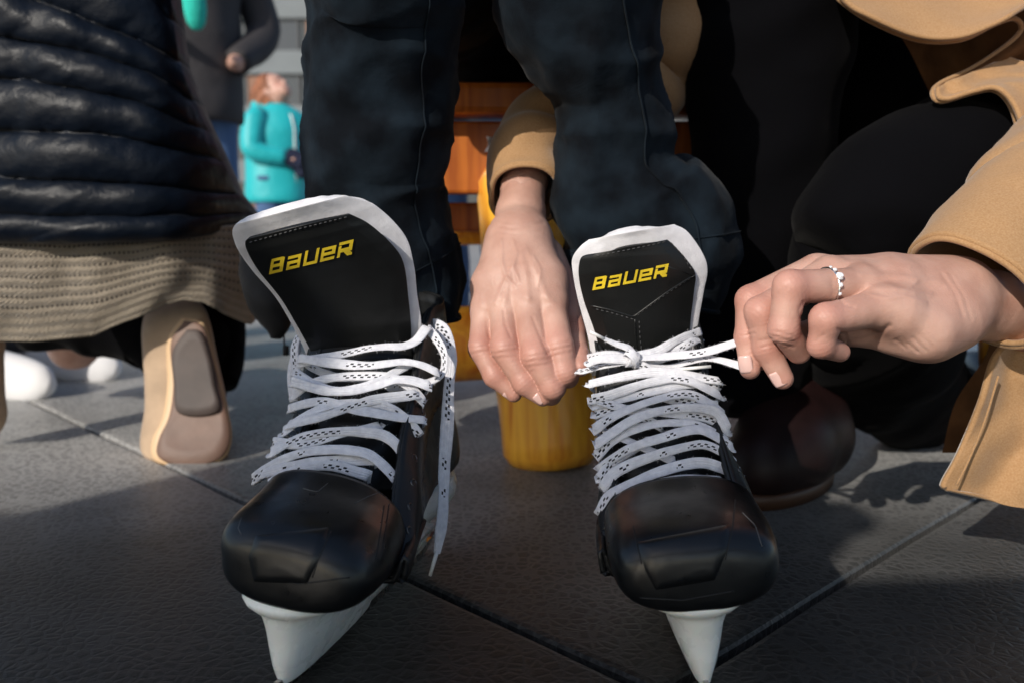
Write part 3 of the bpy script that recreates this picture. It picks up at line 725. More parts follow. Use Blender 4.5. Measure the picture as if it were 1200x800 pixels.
for s in (-1,1):
    vs,fs,uv=limb([(.02+s*.14,1.14,1.10,.08,.08),(.02+s*.20,1.13,1.04,.075,.075),(.02+s*.27,1.05,.80,.062,.062),(.02+s*.25,.99,.72,.05,.05)],30,30,world=True,fold=jf); jk.add(vs,fs)
M_JKT=mat('black_jacket',(.008,.008,.010),rough=.8,bump=(('noise',30,.4,.006),))
jk.build('jacket',M_JKT,sk)
# ================================================================== the helper in the camel coat
hp=thing('person',(.42,1.05,0),'kneeling helper in a camel wool coat and black trousers pulling the skate lace tight','person')
palmA=[[(613,225,.792,.0205),(610,252,.774,.0215),(611,285,.752,.022)],
       [(612,285,.748,.022),(640,330,.712,.0185),(646,352,.700,.0145)],
       [(610,285,.748,.022),(618,330,.712,.0180),(620,352,.698,.0145)],
       [(606,285,.748,.021),(592,330,.716,.0170),(592,355,.704,.0135)],
       [(603,285,.750,.019),(574,335,.722,.0150),(569,362,.712,.0125)]]
fingA=[[(644,350,.700,.0128),(655,405,.668,.0114),(662,436,.662,.0100),(666,442,.668,.0086)],
       [(617,350,.699,.0130),(629,417,.665,.0118),(648,453,.661,.0098),(646,463,.672,.0082)],
       [(592,352,.704,.0126),(592,408,.676,.0115),(615,448,.669,.0098),(636,465,.668,.0074)],
       [(569,360,.712,.0116),(564,408,.690,.0104),(580,440,.682,.0092),(602,461,.678,.0068)],
       [(640,300,.760,.016),(662,345,.738,.0135),(672,390,.704,.0105),(678,418,.676,.0085),(680,430,.664,.0074)]]
ten=[([(616,290),(630,320),(642,350)],4,.0011),([(610,290),(616,320),(619,348)],4,.0011),([(604,295),(596,325),(592,350)],4,.0010),
 ([(587,282),(588,308),(593,325),(585,345),(580,356)],2.2,.0012),([(601,282),(606,297),(601,312),(608,330)],2.0,.0009),([(625,300),(634,318),(630,335)],2.0,.0007),([(593,325),(604,336)],1.8,.0007),
 ([(646,351),(640,347)],5,.0010),([(619,350),(616,347)],5,.0010),([(591,353),(588,350)],5,.0010),([(568,361),(565,358)],5,.0008),
 ([(645,405),(667,400)],1.4,-.0006),([(645,411),(668,406)],1.4,-.0008),([(647,417),(669,412)],1.4,-.0006),
 ([(615,418),(642,414)],1.4,-.0006),([(615,424),(643,420)],1.4,-.0008),([(618,430),(644,426)],1.4,-.0006),
 ([(574,408),(603,404)],1.4,-.0005),([(575,414),(604,411)],1.4,-.0007),([(578,420),(604,417)],1.4,-.0005),([(549,408),(572,404)],1.4,-.0005),([(550,415),(574,411)],1.4,-.0005),
 ([(590,364),(592,380),(598,395)],1.6,-.0010),([(624,372),(632,392),(642,415)],1.6,-.0010),([(570,378),(573,395)],1.6,-.0008),
 ([(571,262),(600,268),(636,262)],2.0,-.0007),([(576,270),(606,275),(634,271)],1.6,-.0005)]
hA=hand_mesh(palmA,fingA,ten,h=.00085,kp=.016)
palmB=[[(1215,375,.665,.027),(1160,358,.640,.0255),(1120,362,.620,.0250),(1095,365,.608,.0230)],
       [(1120,345,.620,.022),(1050,340,.606,.0190),(1010,334,.604,.0150)],
       [(1120,340,.628,.021),(1040,330,.622,.0175),(975,324,.622,.0130)],
       [(1120,340,.632,.020),(1040,328,.634,.0160),(958,322,.636,.0125)],
       [(1110,375,.604,.0235),(1085,386,.590,.0200),(1050,366,.584,.0165),(1035,360,.582,.0145)],
       [(1090,395,.598,.0150),(1045,392,.600,.0120),(1000,388,.612,.0110)]]
fingB=[[(1035,360,.582,.0130),(968,374,.566,.0105),(962,404,.570,.0086),(984,412,.580,.0070)],
       [(1008,335,.598,.0128),(926,336,.578,.0112),(918,386,.578,.0100),(936,412,.592,.0085)],
       [(972,320,.616,.0125),(892,366,.600,.0112),(898,408,.600,.0094),(917,443,.598,.0078)],
       [(955,318,.632,.0125),(880,352,.618,.0108),(876,395,.612,.0090),(879,432,.606,.0074)],
       [(1060,385,.640,.016),(985,385,.655,.0135),(925,398,.640,.0110),(893,420,.622,.0085)]]
tenB=[([(1100,330),(1055,324),(1010,322)],4,.0011),([(1090,345),(1050,338),(1020,336)],4,.0010),([(1085,355),(1060,347),(1040,350),(1020,345)],2.2,.0009),([(1075,330),(1062,340),(1050,338)],2.0,.0007),
 ([(993,399),(1012,397),(1032,390),(1042,382)],2.6,-.0016),([(941,354),(936,364),(938,372)],2.0,-.0010),([(982,386),(990,392),(994,402)],2.2,-.0014),
 ([(907,388),(930,394)],1.4,-.0007),([(906,394),(930,401)],1.4,-.0009),([(908,401),(930,407)],1.4,-.0007),
 ([(955,400),(966,392)],1.4,-.0006),([(868,388),(884,384)],1.4,-.0007),([(868,394),(885,391)],1.4,-.0007),([(889,400),(908,396)],1.4,-.0007),([(891,407),(910,403)],1.4,-.0007),
 ([(1063,402),(1076,412)],1.6,-.0008),([(1070,396),(1084,410)],1.6,-.0008),([(1078,392),(1092,406)],1.6,-.0006),([(1050,398),(1062,408)],1.6,-.0007),
 ([(985,352),(990,358),(1000,360)],2.0,-.0010),([(975,328),(976,345)],2.2,-.0006),([(1104,322),(1120,345),(1128,370)],2.4,-.0007),([(1112,320),(1130,348),(1138,375)],2.0,-.0005),([(878,350),(872,362)],3,.0006),([(917,334),(905,345)],4,.0007),([(962,368),(955,380)],4,.0006)]
hB=hand_mesh(palmB,fingB,tenB,h=.00085,kp=.014)
def helper_body():
    segs=[]
    V=Vector; sh=[V((.30,1.12,.86)),V((.62,1.02,.84))]; ch=V((.46,1.12,.84))
    wA=P(611,222,.79); wB=P(1215,375,.665)
    segs+=[(V((.46,1.2,.46)),ch,.10,.11),(ch,V((.44,1.04,1.00)),.11,.05),(V((.44,1.04,1.0)),V((.43,.98,1.10)),.045,.06)]
    segs+=[(ch+V((-.06,0,.06)),sh[0],.08,.055),(sh[0],P(805,-30,.96),.04,.034),(P(805,-30,.96),P(765,85,.97),.034,.030),(P(765,85,.97),P(650,145,.90),.028,.024),(P(650,145,.90),wA,.024,.022)]
    segs+=[(ch+V((.06,0,.04)),sh[1],.08,.055),(sh[1],V((.62,.80,.44)),.05,.045),(V((.62,.80,.44)),wB,.042,.0255)]
    k1=P(905,-30,.96); k2=P(1005,270,.84)
    segs+=[(V((.42,1.22,.50)),k1,.06,.05),(k1,P(890,400,1.0),.045,.035),(P(890,400,1.0),P(915,560,.96),.035,.022)]
    segs+=[(V((.60,1.12,.38)),k2,.06,.040),(k2,P(1040,420,1.02),.035,.035),(P(1040,420,1.02),P(1070,465,1.15),.035,.03),(P(1060,470,1.15),P(1110,480,1.3),.035,.03)]
    def f(X):
        d=None
        for a,b,r1,r2 in segs:
            q=sd_cone(X,a,b,r1,r2); d=q if d is None else smin(d,q,.025)
        return smin(d, sd_ell(X,V((.43,.97,1.14)),(.075,.09,.11)),.02)
    return blob(f,(-.05,.52,.0),(.85,1.45,1.32),.010,'body')
low=helper_body(); flush(low,[])
bodyH=link('body',join_meshes([low,hA,hB]),M_SKIN,hp)
def toward(px,py): return (EYE-P(px,py,.65)).normalized()
nail(bodyH,(638,470,.668),(626,460,.667),toward(630,465)*1.0+Vector((.25,0,-.25)),w=.0048,l=.0095,r=.0070)
nail(bodyH,(604,463,.678),(593,456,.679),toward(600,465)+Vector((0,0,-.6)),w=.0042,l=.008,r=.0063)
nail(bodyH,(878,437,.606),(875,415,.607),toward(877,430)+Vector((-.35,0,0)),w=.0055,l=.0125,r=.0078)
nail(bodyH,(919,449,.598),(909,432,.599),toward(915,445)+Vector((-.35,0,-.1)),w=.0055,l=.0115,r=.0080)
# ring on her finger
M_SILV=mat('silver',(.75,.74,.72),rough=.18,metal=1); M_GEM=mat('gem',(.9,.92,.95),rough=.02,spec=1,coat=1)
rc=P(968,337,.5895); ax=(P(926,336,.578)-P(1008,335,.598)).normalized(); u=ax.cross(Vector((0,0,1))).normalized(); v=ax.cross(u)
mb=MB(); mb.tube([rc+(u*math.cos(a)*1.0+v*math.sin(a)*1.0)*.0134 for a in np.linspace(0,2*math.pi,49)],.0009,8,False)
g0=None
ringo=mb.build('ring',M_SILV,bodyH)
fr=(EYE-rc).normalized(); fr=(fr-ax*fr.dot(ax)).normalized(); upv=(Vector((0,0,1))-ax*ax.z).normalized()
d0=(fr*.86+upv*.5).normalized()
gm=MB()
for dv,rr,hh in ((d0,.0030,.0030),((fr*.55+upv*.83).normalized(),.0017,.0014),((fr*.99+upv*.1).normalized(),.0017,.0014),((fr*.25+upv*.97).normalized(),.0013,.0010),((fr*.93-upv*.3).normalized(),.0013,.0010)):
    c=rc+dv*.0144; a1=ax; a2=dv.cross(ax).normalized(); vs=[c+dv*hh]
    for q,(r1,z1) in enumerate(((.55*rr,hh),(rr,hh*.45),(.3*rr,-hh*.6))):
        for k in range(8): vs.append(c+(a1*math.cos(k*math.pi/4+q*.39)+a2*math.sin(k*math.pi/4+q*.39))*r1+dv*z1)
    fs=[(0,1+k,1+(k+1)%8) for k in range(8)]+[(1+q*8+k,1+(q+1)*8+k,1+(q+1)*8+(k+1)%8,1+q*8+(k+1)%8) for q in (0,1) for k in range(8)]
    gm.add(vs,fs)
gm.build('gemstone',M_GEM,ringo,smooth=False)
# black trousers
tb=MB()
def bf(L,a,p): return .003*math.sin(L*50+3*math.cos(a)+4*noise.noise(p*8))
for st,sd in (([(905,-140,.93,85,.085),(905,-60,.93,97,.09),(903,30,.94,96,.09),(893,110,.95,84,.085),(890,200,.96,80,.08),(884,300,.97,80,.07),(880,400,.98,74,.064),(882,440,.985,68,.058),(884,452,.99,64,.055)],1),
              ([(1300,150,.98,130,.11),(1220,180,.93,108,.10),(1140,205,.88,99,.09),(1060,235,.83,94,.082),(1003,270,.805,78,.074),(975,302,.80,48,.05)],2),
              ([(1000,262,.83,70,.06),(1008,330,.86,78,.06),(1030,400,.95,85,.055),(1060,455,1.08,70,.05),(1100,480,1.22,60,.05)],3),
              ([(950,-90,.92,100,.10),(1010,0,1.10,100,.11),(1060,60,1.25,100,.12)],4),([(960,30,1.08,80,.06),(1000,130,1.06,95,.07),(1015,220,1.04,95,.07),(1010,330,1.04,80,.06)],5)):
    vs,fs,uv=limb(st,60,44,amp=.003,fold=bf,seed=sd); tb.add(vs,fs,uv)
tb.build('trousers',M_BLKP,hp)
# coat
ct=MB()
def cf(L,a,p): return .004*noise.noise(p*11)+.0016*noise.noise(p*40)
slB=[(1330,215,.72,112,.060),(1270,250,.69,104,.056),(1215,290,.655,96,.052),(1175,318,.635,86,.047),(1142,340,.622,76,.043)]
vs,fs,uv=limb(slB,60,64,amp=.003,fold=cf,open_end=True,seed=7)
# slant the cuff: its upper lip reaches further along the arm than the lower one
N_=60
for i in range(N_):
    for k in range(64):
        p=vs[i*64+k]; s=(i/(N_-1))**3
        q=p-P(1142,340,.622); side=q.z
        vs[i*64+k]=p+Vector((-.012,0,-.004))*s*max(-1,min(1.4,side/.04))
slv=MB(); slv.add(vs,fs,uv)
slo=slv.build('coat_sleeve',M_CAMEL,hp); solid(slo,.0045,-1)
hem=MB(); hem.tube([vs[(N_-1)*64+k%64] for k in range(65)],.0024,8,False); hem.build('cuff_edge',M_CAMEL,slo)
# fold of the sleeve at the elbow
vs,fs,uv=limb([(1150,240,.70,5,.01),(1160,215,.695,18,.02),(1200,190,.70,30,.03),(1270,160,.74,60,.05)],30,30,amp=.003,fold=cf); ct.add(vs,fs,uv)
# the arm that reaches between the knees
slA=[(815,-120,.95,60,.05),(800,-40,.95,58,.05),(788,40,.96,52,.05),(760,90,.97,48,.045),(700,120,.93,45,.045),(650,145,.885,46,.043),(628,170,.855,43,.040),(617,200,.815,42,.040),(613,231,.790,39,.036)]
def cfa(L,a,p): return .005*math.sin(L*95+math.cos(a)*1.5)*(.5+.5*math.cos(a+1))+.002*noise.noise(p*25)
vs,fs,uv=limb(slA,120,44,amp=.002,fold=cfa,open_end=True,seed=9)
s2=MB(); s2.add(vs,fs,uv); s2o=s2.build('coat_sleeve',M_CAMEL,hp); solid(s2o,.003,-1)
hem=MB(); hem.tube([vs[119*44+k%44] for k in range(45)],.0022,8,False); hem.tube([vs[113*44+k%44]+Vector((0,-.0008,0)) for k in range(45)],.0009,6,False); hem.build('cuff_edge',M_CAMEL,s2o)
# coat skirts as hanging sheets
def coat(L,R,d,nu=50,nv=40,t=.006,smooth=True,amp=.006):
    o_=MB(); vs,fs,uv=sheet(L,R,d,nu,nv,disp=lambda u,v:amp*noise.noise(Vector((u*5,v*4,len(ct.v)*.01))),smoothL=smooth); return vs,fs,uv
ctp=[]
# upper skirt above the thigh with its rolled hem
def cpart(vs,fs,uv,t=.007): 
    global ctp
    ctp.append((vs,fs,uv))
cpart(*coat([(960,-60),(985,0),(1020,24),(1075,46),(1125,47),(1165,32),(1186,20)],[(1010,-160),(1080,-120),(1150,-90),(1200,-70),(1230,-60),(1260,-50),(1290,-40)],lambda u,v:.80+.10*u-.02*v))
cpart(*coat([(1095,104),(1097,116),(1110,119),(1140,110),(1165,106),(1183,122),(1194,150),(1203,200),(1215,250)],[(1180,70),(1200,76),(1230,80),(1260,90),(1280,100),(1290,120),(1300,150),(1310,200),(1320,250)],lambda u,v:.80+.04*u-.08*v,40,60))
cpart(*coat([(1180,395),(1160,420),(1145,470),(1120,530),(1101,566),(1108,575)],[(1330,380),(1330,430),(1330,490),(1330,560),(1330,610),(1330,625)],lambda u,v:.645+.03*u+.012*math.sin(u*6+v),60,60,amp=.008))
cv=MB()
for c in ctp: cv.add(*c)
cv.add(*limb([(.46,1.2,.30,.20,.14),(.46,1.18,.5,.19,.16),(.46,1.15,.75,.20,.15),(.46,1.10,.92,.17,.11),(.45,1.05,1.0,.06,.06)],30,36,world=True))
for sgn,a,b,c in ((-1,(.34,1.10,.92),(.26,1.12,.78),(.19,1.10,.56)),(1,(.56,1.08,.90),(.62,1.0,.78),(.62,.80,.46))):
    cv.add(*limb([(*a,.09,.09),(*b,.075,.075),(*c,.062,.062)],24,30,world=True,fold=cf))
cv.add(ct.v,ct.f)
coat_o=cv.build('coat',M_CAMEL,hp); solid(coat_o,.004,-1,0,0)
ed=MB(); ed.tube([P(*a) for a in cr([(975,-14,.803),(985,1,.802),(1020,25,.805),(1075,47,.815),(1125,47,.822),(1165,29,.83),(1188,22,.84),(1197,34,.85),(1180,53,.845),(1140,80,.83),(1102,98,.815),(1093,110,.802),(1103,119,.797),(1140,109,.79),(1165,106,.785),(1183,122,.775),(1194,155,.765),(1203,205,.75)],150)],.0024,9); ed.build('coat_edge',M_CAMEL,coat_o)
li=MB(); vs,fs,uv=sheet([(1197,34),(1180,53),(1140,80),(1102,98),(1094,110)],[(1300,40),(1280,60),(1240,80),(1170,104),(1105,119)],lambda u,v:.855-.045*v+.02*u,30,20,disp=lambda u,v:.01*math.sin(u*9)); li.add(vs,fs,uv); li.build('coat_lining',M_CAMIN,coat_o)
li=MB()
vs,fs,uv=sheet([(1010,-20),(1060,50),(1090,110),(1100,120)],[(1260,-20),(1260,20),(1260,60),(1260,90)],lambda u,v:.90,20,20,disp=lambda u,v:.01*math.sin(u*14+v*3)); li.add(vs,fs,uv); li.build('coat_lining',M_CAMIN,coat_o); li=MB()
vs,fs,uv=sheet([(1150,300),(1160,400),(1120,470),(1104,530)],[(1300,300),(1300,400),(1300,470),(1300,530)],lambda u,v:.80,20,20,disp=lambda u,v:.01*math.sin(u*9)); li.add(vs,fs,uv)
li.build('coat_lining',M_CAMIN,coat_o)
sm=MB(); sm.tube([P(*a) for a in cr([(1170,440,.642),(1155,490,.642),(1137,535,.642),(1121,568,.642)],24)],.0009,6); sm.build('seam',M_CAMEL,coat_o)
# boots
M_BOOT=mat('burgundy_leather',(.012,.0045,.0045),rough=.5,spec=.3,vscale=20,var=.3,bump=(('noise',40,.2,.004),))
M_WELT=mat('tan_welt',(.06,.026,.012),rough=.5)
def boot(toe,heel,anklep,top,nm,parent,rt=.036):
    T_=Vector(toe);H_=Vector(heel);A_=Vector(anklep);K_=Vector(top); m=(T_+H_)/2
    def f(X):
        d=sd_cone(X,T_+Vector((0,0,.036)),m+Vector((0,0,.046)),.030,.036); d=smin(d,sd_cone(X,m+Vector((0,0,.046)),H_+Vector((0,0,.046)),.036,.032),.02)
        d=smin(d,sd_cone(X,T_*.7+m*.3+Vector((0,0,.045)),A_+Vector((0,-.01,-.02)),.028,.044),.05); d=smin(d,sd_cone(X,m+Vector((0,0,.06)),A_,.036,.044),.05); d=smin(d,sd_cone(X,A_,K_,.042,.048),.03); d=smin(d,sd_cone(X,H_+Vector((0,0,.05)),A_,.034,.040),.03)
        return np.maximum(d,(.014-X[...,2]))
    lo=[min(v[i] for v in (T_,H_,A_,K_))-.07 for i in range(3)]; hi=[max(v[i] for v in (T_,H_,A_,K_))+.07 for i in range(3)]; lo[2]=.0
    o=link(nm,blob(f,lo,hi,.004,'boot',3),M_BOOT,parent)
    ax=(H_-T_).normalized(); sd=Vector((-ax.y,ax.x,0)).normalized(); L=(H_-T_).length; w=MB(); mid=(T_+H_)/2
    for z0,z1,e,mm in ((.0,.016,0,0),):
        vs=[]
        for z,ex in ((0,.0),(.013,.002),(.016,.0)):
            for k in range(36):
                a=2*math.pi*k/36; x=math.cos(a); y=math.sin(a); wd=(.039+ex)*(1-.16*math.cos(a)); vs.append(mid+ax*(x*(L/2+.034+ex))+sd*(y*wd)+Vector((0,0,z)))
        w.add(vs,grid_faces(36,3,True)+[tuple(range(36))[::-1],tuple(72+k for k in range(36))])
    w.build('sole',M_WELT,o); return o
boot(G(897,600)+Vector((.0,.035,0)),G(950,562),P(930,480,1.0),P(900,420,1.0),'boot',hp)
M_WELT=M_BOOT
boot(G(1110,492),G(1200,486),P(1160,462,1.40),P(1090,440,1.25),'boot',hp)
M_SOCK=mat('green_sock',(.004,.10,.06),rough=.9)
vs,fs,uv=limb([(884,420,.985,52,.050),(886,445,.98,50,.048),(892,468,.975,48,.046)],14,36); sk_=MB(); sk_.add(vs,fs,uv); sk_.build('sock',M_SOCK,hp)
# ================================================================== the ground
def mat_rubber():
    m=bpy.data.materials.new('rubber_matting'); m.use_nodes=True; nt=m.node_tree; N=nt.nodes; Lk=nt.links; b=N['Principled BSDF']; I=b.inputs
    tc=N.new('ShaderNodeTexCoord')
    dn=N.new('ShaderNodeTexNoise'); dn.inputs['Scale'].default_value=30; Lk.new(tc.outputs['Object'],dn.inputs['Vector'])
    mv=N.new('ShaderNodeVectorMath'); mv.operation='MULTIPLY_ADD'; Lk.new(dn.outputs['Color'],mv.inputs[0]); mv.inputs[1].default_value=(.006,.006,0); Lk.new(tc.outputs['Object'],mv.inputs[2])
    v=N.new('ShaderNodeTexVoronoi'); v.feature='DISTANCE_TO_EDGE'; v.inputs['Scale'].default_value=105; v.inputs['Randomness'].default_value=.85; Lk.new(mv.outputs[0],v.inputs['Vector'])
    v1=N.new('ShaderNodeTexVoronoi'); v1.inputs['Scale'].default_value=105; v1.inputs['Randomness'].default_value=.85; Lk.new(mv.outputs[0],v1.inputs['Vector'])
    r=N.new('ShaderNodeValToRGB'); Lk.new(v.outputs['Distance'],r.inputs['Fac'])
    r.color_ramp.elements[0].position=0; r.color_ramp.elements[0].color=(1,1,1,1); r.color_ramp.elements[1].position=.16; r.color_ramp.elements[1].color=(0,0,0,1)
    n=N.new('ShaderNodeTexNoise'); n.inputs['Scale'].default_value=4; n.inputs['Detail'].default_value=8; Lk.new(tc.outputs['Object'],n.inputs['Vector'])
    n2=N.new('ShaderNodeTexNoise'); n2.inputs['Scale'].default_value=900; n2.inputs['Detail'].default_value=3; Lk.new(tc.outputs['Object'],n2.inputs['Vector'])
    dust=N.new('ShaderNodeMath'); dust.operation='MULTIPLY'; Lk.new(n.outputs['Fac'],dust.inputs[0]); Lk.new(n2.outputs['Fac'],dust.inputs[1])
    mr=N.new('ShaderNodeMapRange'); Lk.new(dust.outputs[0],mr.inputs[0]); mr.inputs[1].default_value=.12; mr.inputs[2].default_value=.42; mr.inputs[3].default_value=.25; mr.inputs[4].default_value=1
    ml=N.new('ShaderNodeMath'); ml.operation='MULTIPLY_ADD'; Lk.new(r.outputs['Color'],ml.inputs[0]); ml.inputs[1].default_value=1.2; Lk.new(mr.outputs[0],ml.inputs[2])
    cr_=N.new('ShaderNodeValToRGB'); Lk.new(ml.outputs[0],cr_.inputs['Fac'])
    cr_.color_ramp.elements[0].position=.15; cr_.color_ramp.elements[0].color=(.004,.004,.0045,1); cr_.color_ramp.elements[1].position=1.0; cr_.color_ramp.elements[1].color=(.060,.059,.057,1)
    sp=N.new('ShaderNodeTexVoronoi'); sp.inputs['Scale'].default_value=70; Lk.new(tc.outputs['Object'],sp.inputs['Vector'])
    sw=N.new('ShaderNodeSeparateColor'); Lk.new(sp.outputs['Color'],sw.inputs[0])
    th=N.new('ShaderNodeMath'); th.operation='MULTIPLY'; Lk.new(sw.outputs[0],th.inputs[0]); Lk.new(sw.outputs[1],th.inputs[1])
    pw=N.new('ShaderNodeMath'); pw.operation='POWER'; Lk.new(th.outputs[0],pw.inputs[0]); pw.inputs[1].default_value=5
    sc=N.new('ShaderNodeMath'); sc.operation='MULTIPLY'; Lk.new(pw.outputs[0],sc.inputs[0]); sc.inputs[1].default_value=.13
    lt_=N.new('ShaderNodeMath'); lt_.operation='LESS_THAN'; Lk.new(sp.outputs['Distance'],lt_.inputs[0]); Lk.new(sc.outputs[0],lt_.inputs[1])
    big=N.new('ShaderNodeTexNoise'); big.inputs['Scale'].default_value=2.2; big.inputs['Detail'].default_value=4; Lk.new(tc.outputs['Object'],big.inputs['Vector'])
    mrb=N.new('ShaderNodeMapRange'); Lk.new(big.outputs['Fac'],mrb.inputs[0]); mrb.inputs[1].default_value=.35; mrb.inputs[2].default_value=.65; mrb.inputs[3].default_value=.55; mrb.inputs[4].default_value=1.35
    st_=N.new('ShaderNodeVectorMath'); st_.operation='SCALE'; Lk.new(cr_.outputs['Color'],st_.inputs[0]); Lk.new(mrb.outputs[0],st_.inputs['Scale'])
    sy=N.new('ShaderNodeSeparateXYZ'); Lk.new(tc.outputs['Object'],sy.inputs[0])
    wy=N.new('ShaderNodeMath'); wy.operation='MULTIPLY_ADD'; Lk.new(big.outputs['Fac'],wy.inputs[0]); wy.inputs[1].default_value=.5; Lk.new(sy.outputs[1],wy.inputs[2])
    gy=N.new('ShaderNodeMapRange'); gy.interpolation_type='SMOOTHSTEP'; Lk.new(wy.outputs[0],gy.inputs[0]); gy.inputs[1].default_value=.75; gy.inputs[2].default_value=1.45; gy.inputs[3].default_value=.40; gy.inputs[4].default_value=5.0  # painted light: base colour dark as shade up close, paler as sunlit beyond
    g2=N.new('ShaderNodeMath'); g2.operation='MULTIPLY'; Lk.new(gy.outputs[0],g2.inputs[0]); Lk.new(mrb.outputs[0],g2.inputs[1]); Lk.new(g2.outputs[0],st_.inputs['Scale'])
    mxs=N.new('ShaderNodeMix'); mxs.data_type='RGBA'; Lk.new(lt_.outputs[0],mxs.inputs['Factor']); Lk.new(st_.outputs[0],mxs.inputs['A']); mxs.inputs['B'].default_value=(.5,.5,.48,1)
    Lk.new(mxs.outputs['Result'],I['Base Color']); I['Roughness'].default_value=.40; I['Specular IOR Level'].default_value=.22; I['Sheen Weight'].default_value=.10; I['Sheen Roughness'].default_value=.35
    b1=N.new('ShaderNodeBump'); b1.inputs['Strength'].default_value=.30; b1.inputs['Distance'].default_value=.0012; 
    mn=N.new('ShaderNodeMath'); mn.operation='MINIMUM'; Lk.new(v.outputs['Distance'],mn.inputs[0]); mn.inputs[1].default_value=.22
    mm=N.new('ShaderNodeMath'); mm.operation='MULTIPLY'; Lk.new(mn.outputs[0],mm.inputs[0]); mm.inputs[1].default_value=4; Lk.new(mm.outputs[0],b1.inputs['Height'])
    b2=N.new('ShaderNodeBump'); b2.inputs['Strength'].default_value=.5; b2.inputs['Distance'].default_value=.0008; Lk.new(n2.outputs['Fac'],b2.inputs['Height']); Lk.new(b1.outputs[0],b2.inputs['Normal']); Lk.new(b2.outputs[0],I['Normal'])
    return m
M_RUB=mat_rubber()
M_PAV=mat('pavement',(.22,.22,.215),rough=.9,vscale=3,vcol=(.34,.33,.32),bump=(('noise',200,.4,.003),))
ground=tag(link('ground',mesh([(-400,-400,-.012),(400,-400,-.012),(400,400,-.012),(-400,400,-.012)],[(0,1,2,3)]),M_PAV),kind='structure')
c0=G(772,812); e1=Vector((math.cos(math.radians(44)),math.sin(math.radians(44)),0)); e2=Vector((-e1.y,e1.x,0))
TS=2.3
for i in range(-2,2):
    for j in range(-2,2):
        ctr=c0+e1*(TS*(i+.5))+e2*(TS*(j+.5))
        if ctr.y>3.4 or ctr.y<-2.4 or abs(ctr.x)>3.6: continue
        g=.0035; vs=[];fs=[]
        h=TS/2-g; rim=.006; K=24
        ring=[]
        def edge(hh,z,wv):
            out=[]
            for s in range(4):
                for k in range(K):
                    t=-1+2*k/K; a,b_=[(t,-1),(1,t),(-t,1),(-1,-t)][s]
                    p=ctr+e1*(a*hh)+e2*(b_*hh); p.z=z
                    out.append(p+Vector((noise.noise(p*6+Vector((i,j,0)))*.003*wv,noise.noise(p*6+Vector((j,i,9)))*.003*wv,0)))
            return out
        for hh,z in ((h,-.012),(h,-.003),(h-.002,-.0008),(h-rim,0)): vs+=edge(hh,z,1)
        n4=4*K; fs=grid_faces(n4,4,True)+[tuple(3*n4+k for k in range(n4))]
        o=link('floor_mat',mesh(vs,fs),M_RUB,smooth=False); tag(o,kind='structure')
# ================================================================== added boards, unseen behind the viewer: they throw the shade over the near floor
M_SHADE_BOARD=mat('white_shade_board',(.75,.76,.76),rough=.4,vscale=6,var=.04); M_KICK=mat('yellow_kick',(.7,.5,.05),rough=.4); M_SHADE_RAIL=mat('shade_board_rail',(.05,.09,.25),rough=.4)
BY=-.76
rb=thing('shade_barrier',(0,BY,0),'added shade-casting barrier, white with a dark top rail, unseen behind the viewer','barrier')
ang=math.radians(3)
MR=Matrix.Translation((0,BY,0))@Matrix.Rotation(ang,4,'Z')
BH=1.07
XE=-.80; GH=.93
for x0,x1,H,nm in ((-5,XE,BH,'shade_panel'),(XE+.012,3,GH,'low_shade_panel')):
    m=MB(); m.box(x0,x1,-.03,0,H-.33,H-.035,MR); m.build(nm,M_SHADE_BOARD,rb,False,bevel=.004)
    m=MB(); m.box(x0,x1,-.05,.02,H-.033,H,MR); m.build('shade_top_rail',M_SHADE_RAIL,rb,False,bevel=.008)
for x in (-4.9,-3.3,-1.8,XE-.05,.75,2.9):
    m=MB(); m.box(x-.02,x+.02,-.075,-.034,-.01,.9,MR); m.build('shade_post',M_SHADE_RAIL,rb,False,bevel=.004)
M_BOUNCE_ICE=mat('ice',(.78,.83,.86),rough=.25,vscale=3,bump=(('noise',30,.1,.002),))  # only for the added, unseen sheet that bounces light
tag(link('ice',mesh([(-30,-30,.004),(30,-30,.004),(30,-1.0,.004),(-30,-1.0,.004)],[(0,1,2,3)]),M_BOUNCE_ICE),kind='structure')  # unseen ice sheet, added to bounce light from behind the viewer
# ================================================================== log bench
M_LOG=mat('varnished_log',(.62,.21,.025),rough=.30,spec=.5,coat=.5,vscale=9,vcol=(.74,.33,.05),bump=(('noise',25,.25,.006),('noise',160,.1,.001)))
def grain(m,c1,c2,sc=(60,60,5)):
    nt=m.node_tree; N=nt.nodes; Lk=nt.links; tc=N.new('ShaderNodeTexCoord'); mp=N.new('ShaderNodeMapping'); mp.inputs['Scale'].default_value=sc
    n=N.new('ShaderNodeTexNoise'); n.inputs['Scale'].default_value=1; n.inputs['Detail'].default_value=6; n.inputs['Distortion'].default_value=.6
    Lk.new(tc.outputs['Object'],mp.inputs[0]); Lk.new(mp.outputs[0],n.inputs['Vector']); r=N.new('ShaderNodeValToRGB'); Lk.new(n.outputs['Fac'],r.inputs['Fac'])
    r.color_ramp.elements[0].position=.32; r.color_ramp.elements[0].color=(*c1,1); r.color_ramp.elements[1].position=.62; r.color_ramp.elements[1].color=(*c2,1)
    Lk.new(r.outputs['Color'],N['Principled BSDF'].inputs['Base Color'])
grain(M_LOG,(.72,.22,.014),(.98,.50,.05))
M_PLANK=mat('red_brown_plank',(.3,.08,.01),rough=.35,spec=.4,coat=.3,bump=(('noise',30,.2,.004),)); grain(M_PLANK,(.26,.055,.008),(.48,.14,.02))
bench=thing('log_bench',(.05,1.15,0),'varnished orange log bench with thick splayed legs behind the skates','bench')
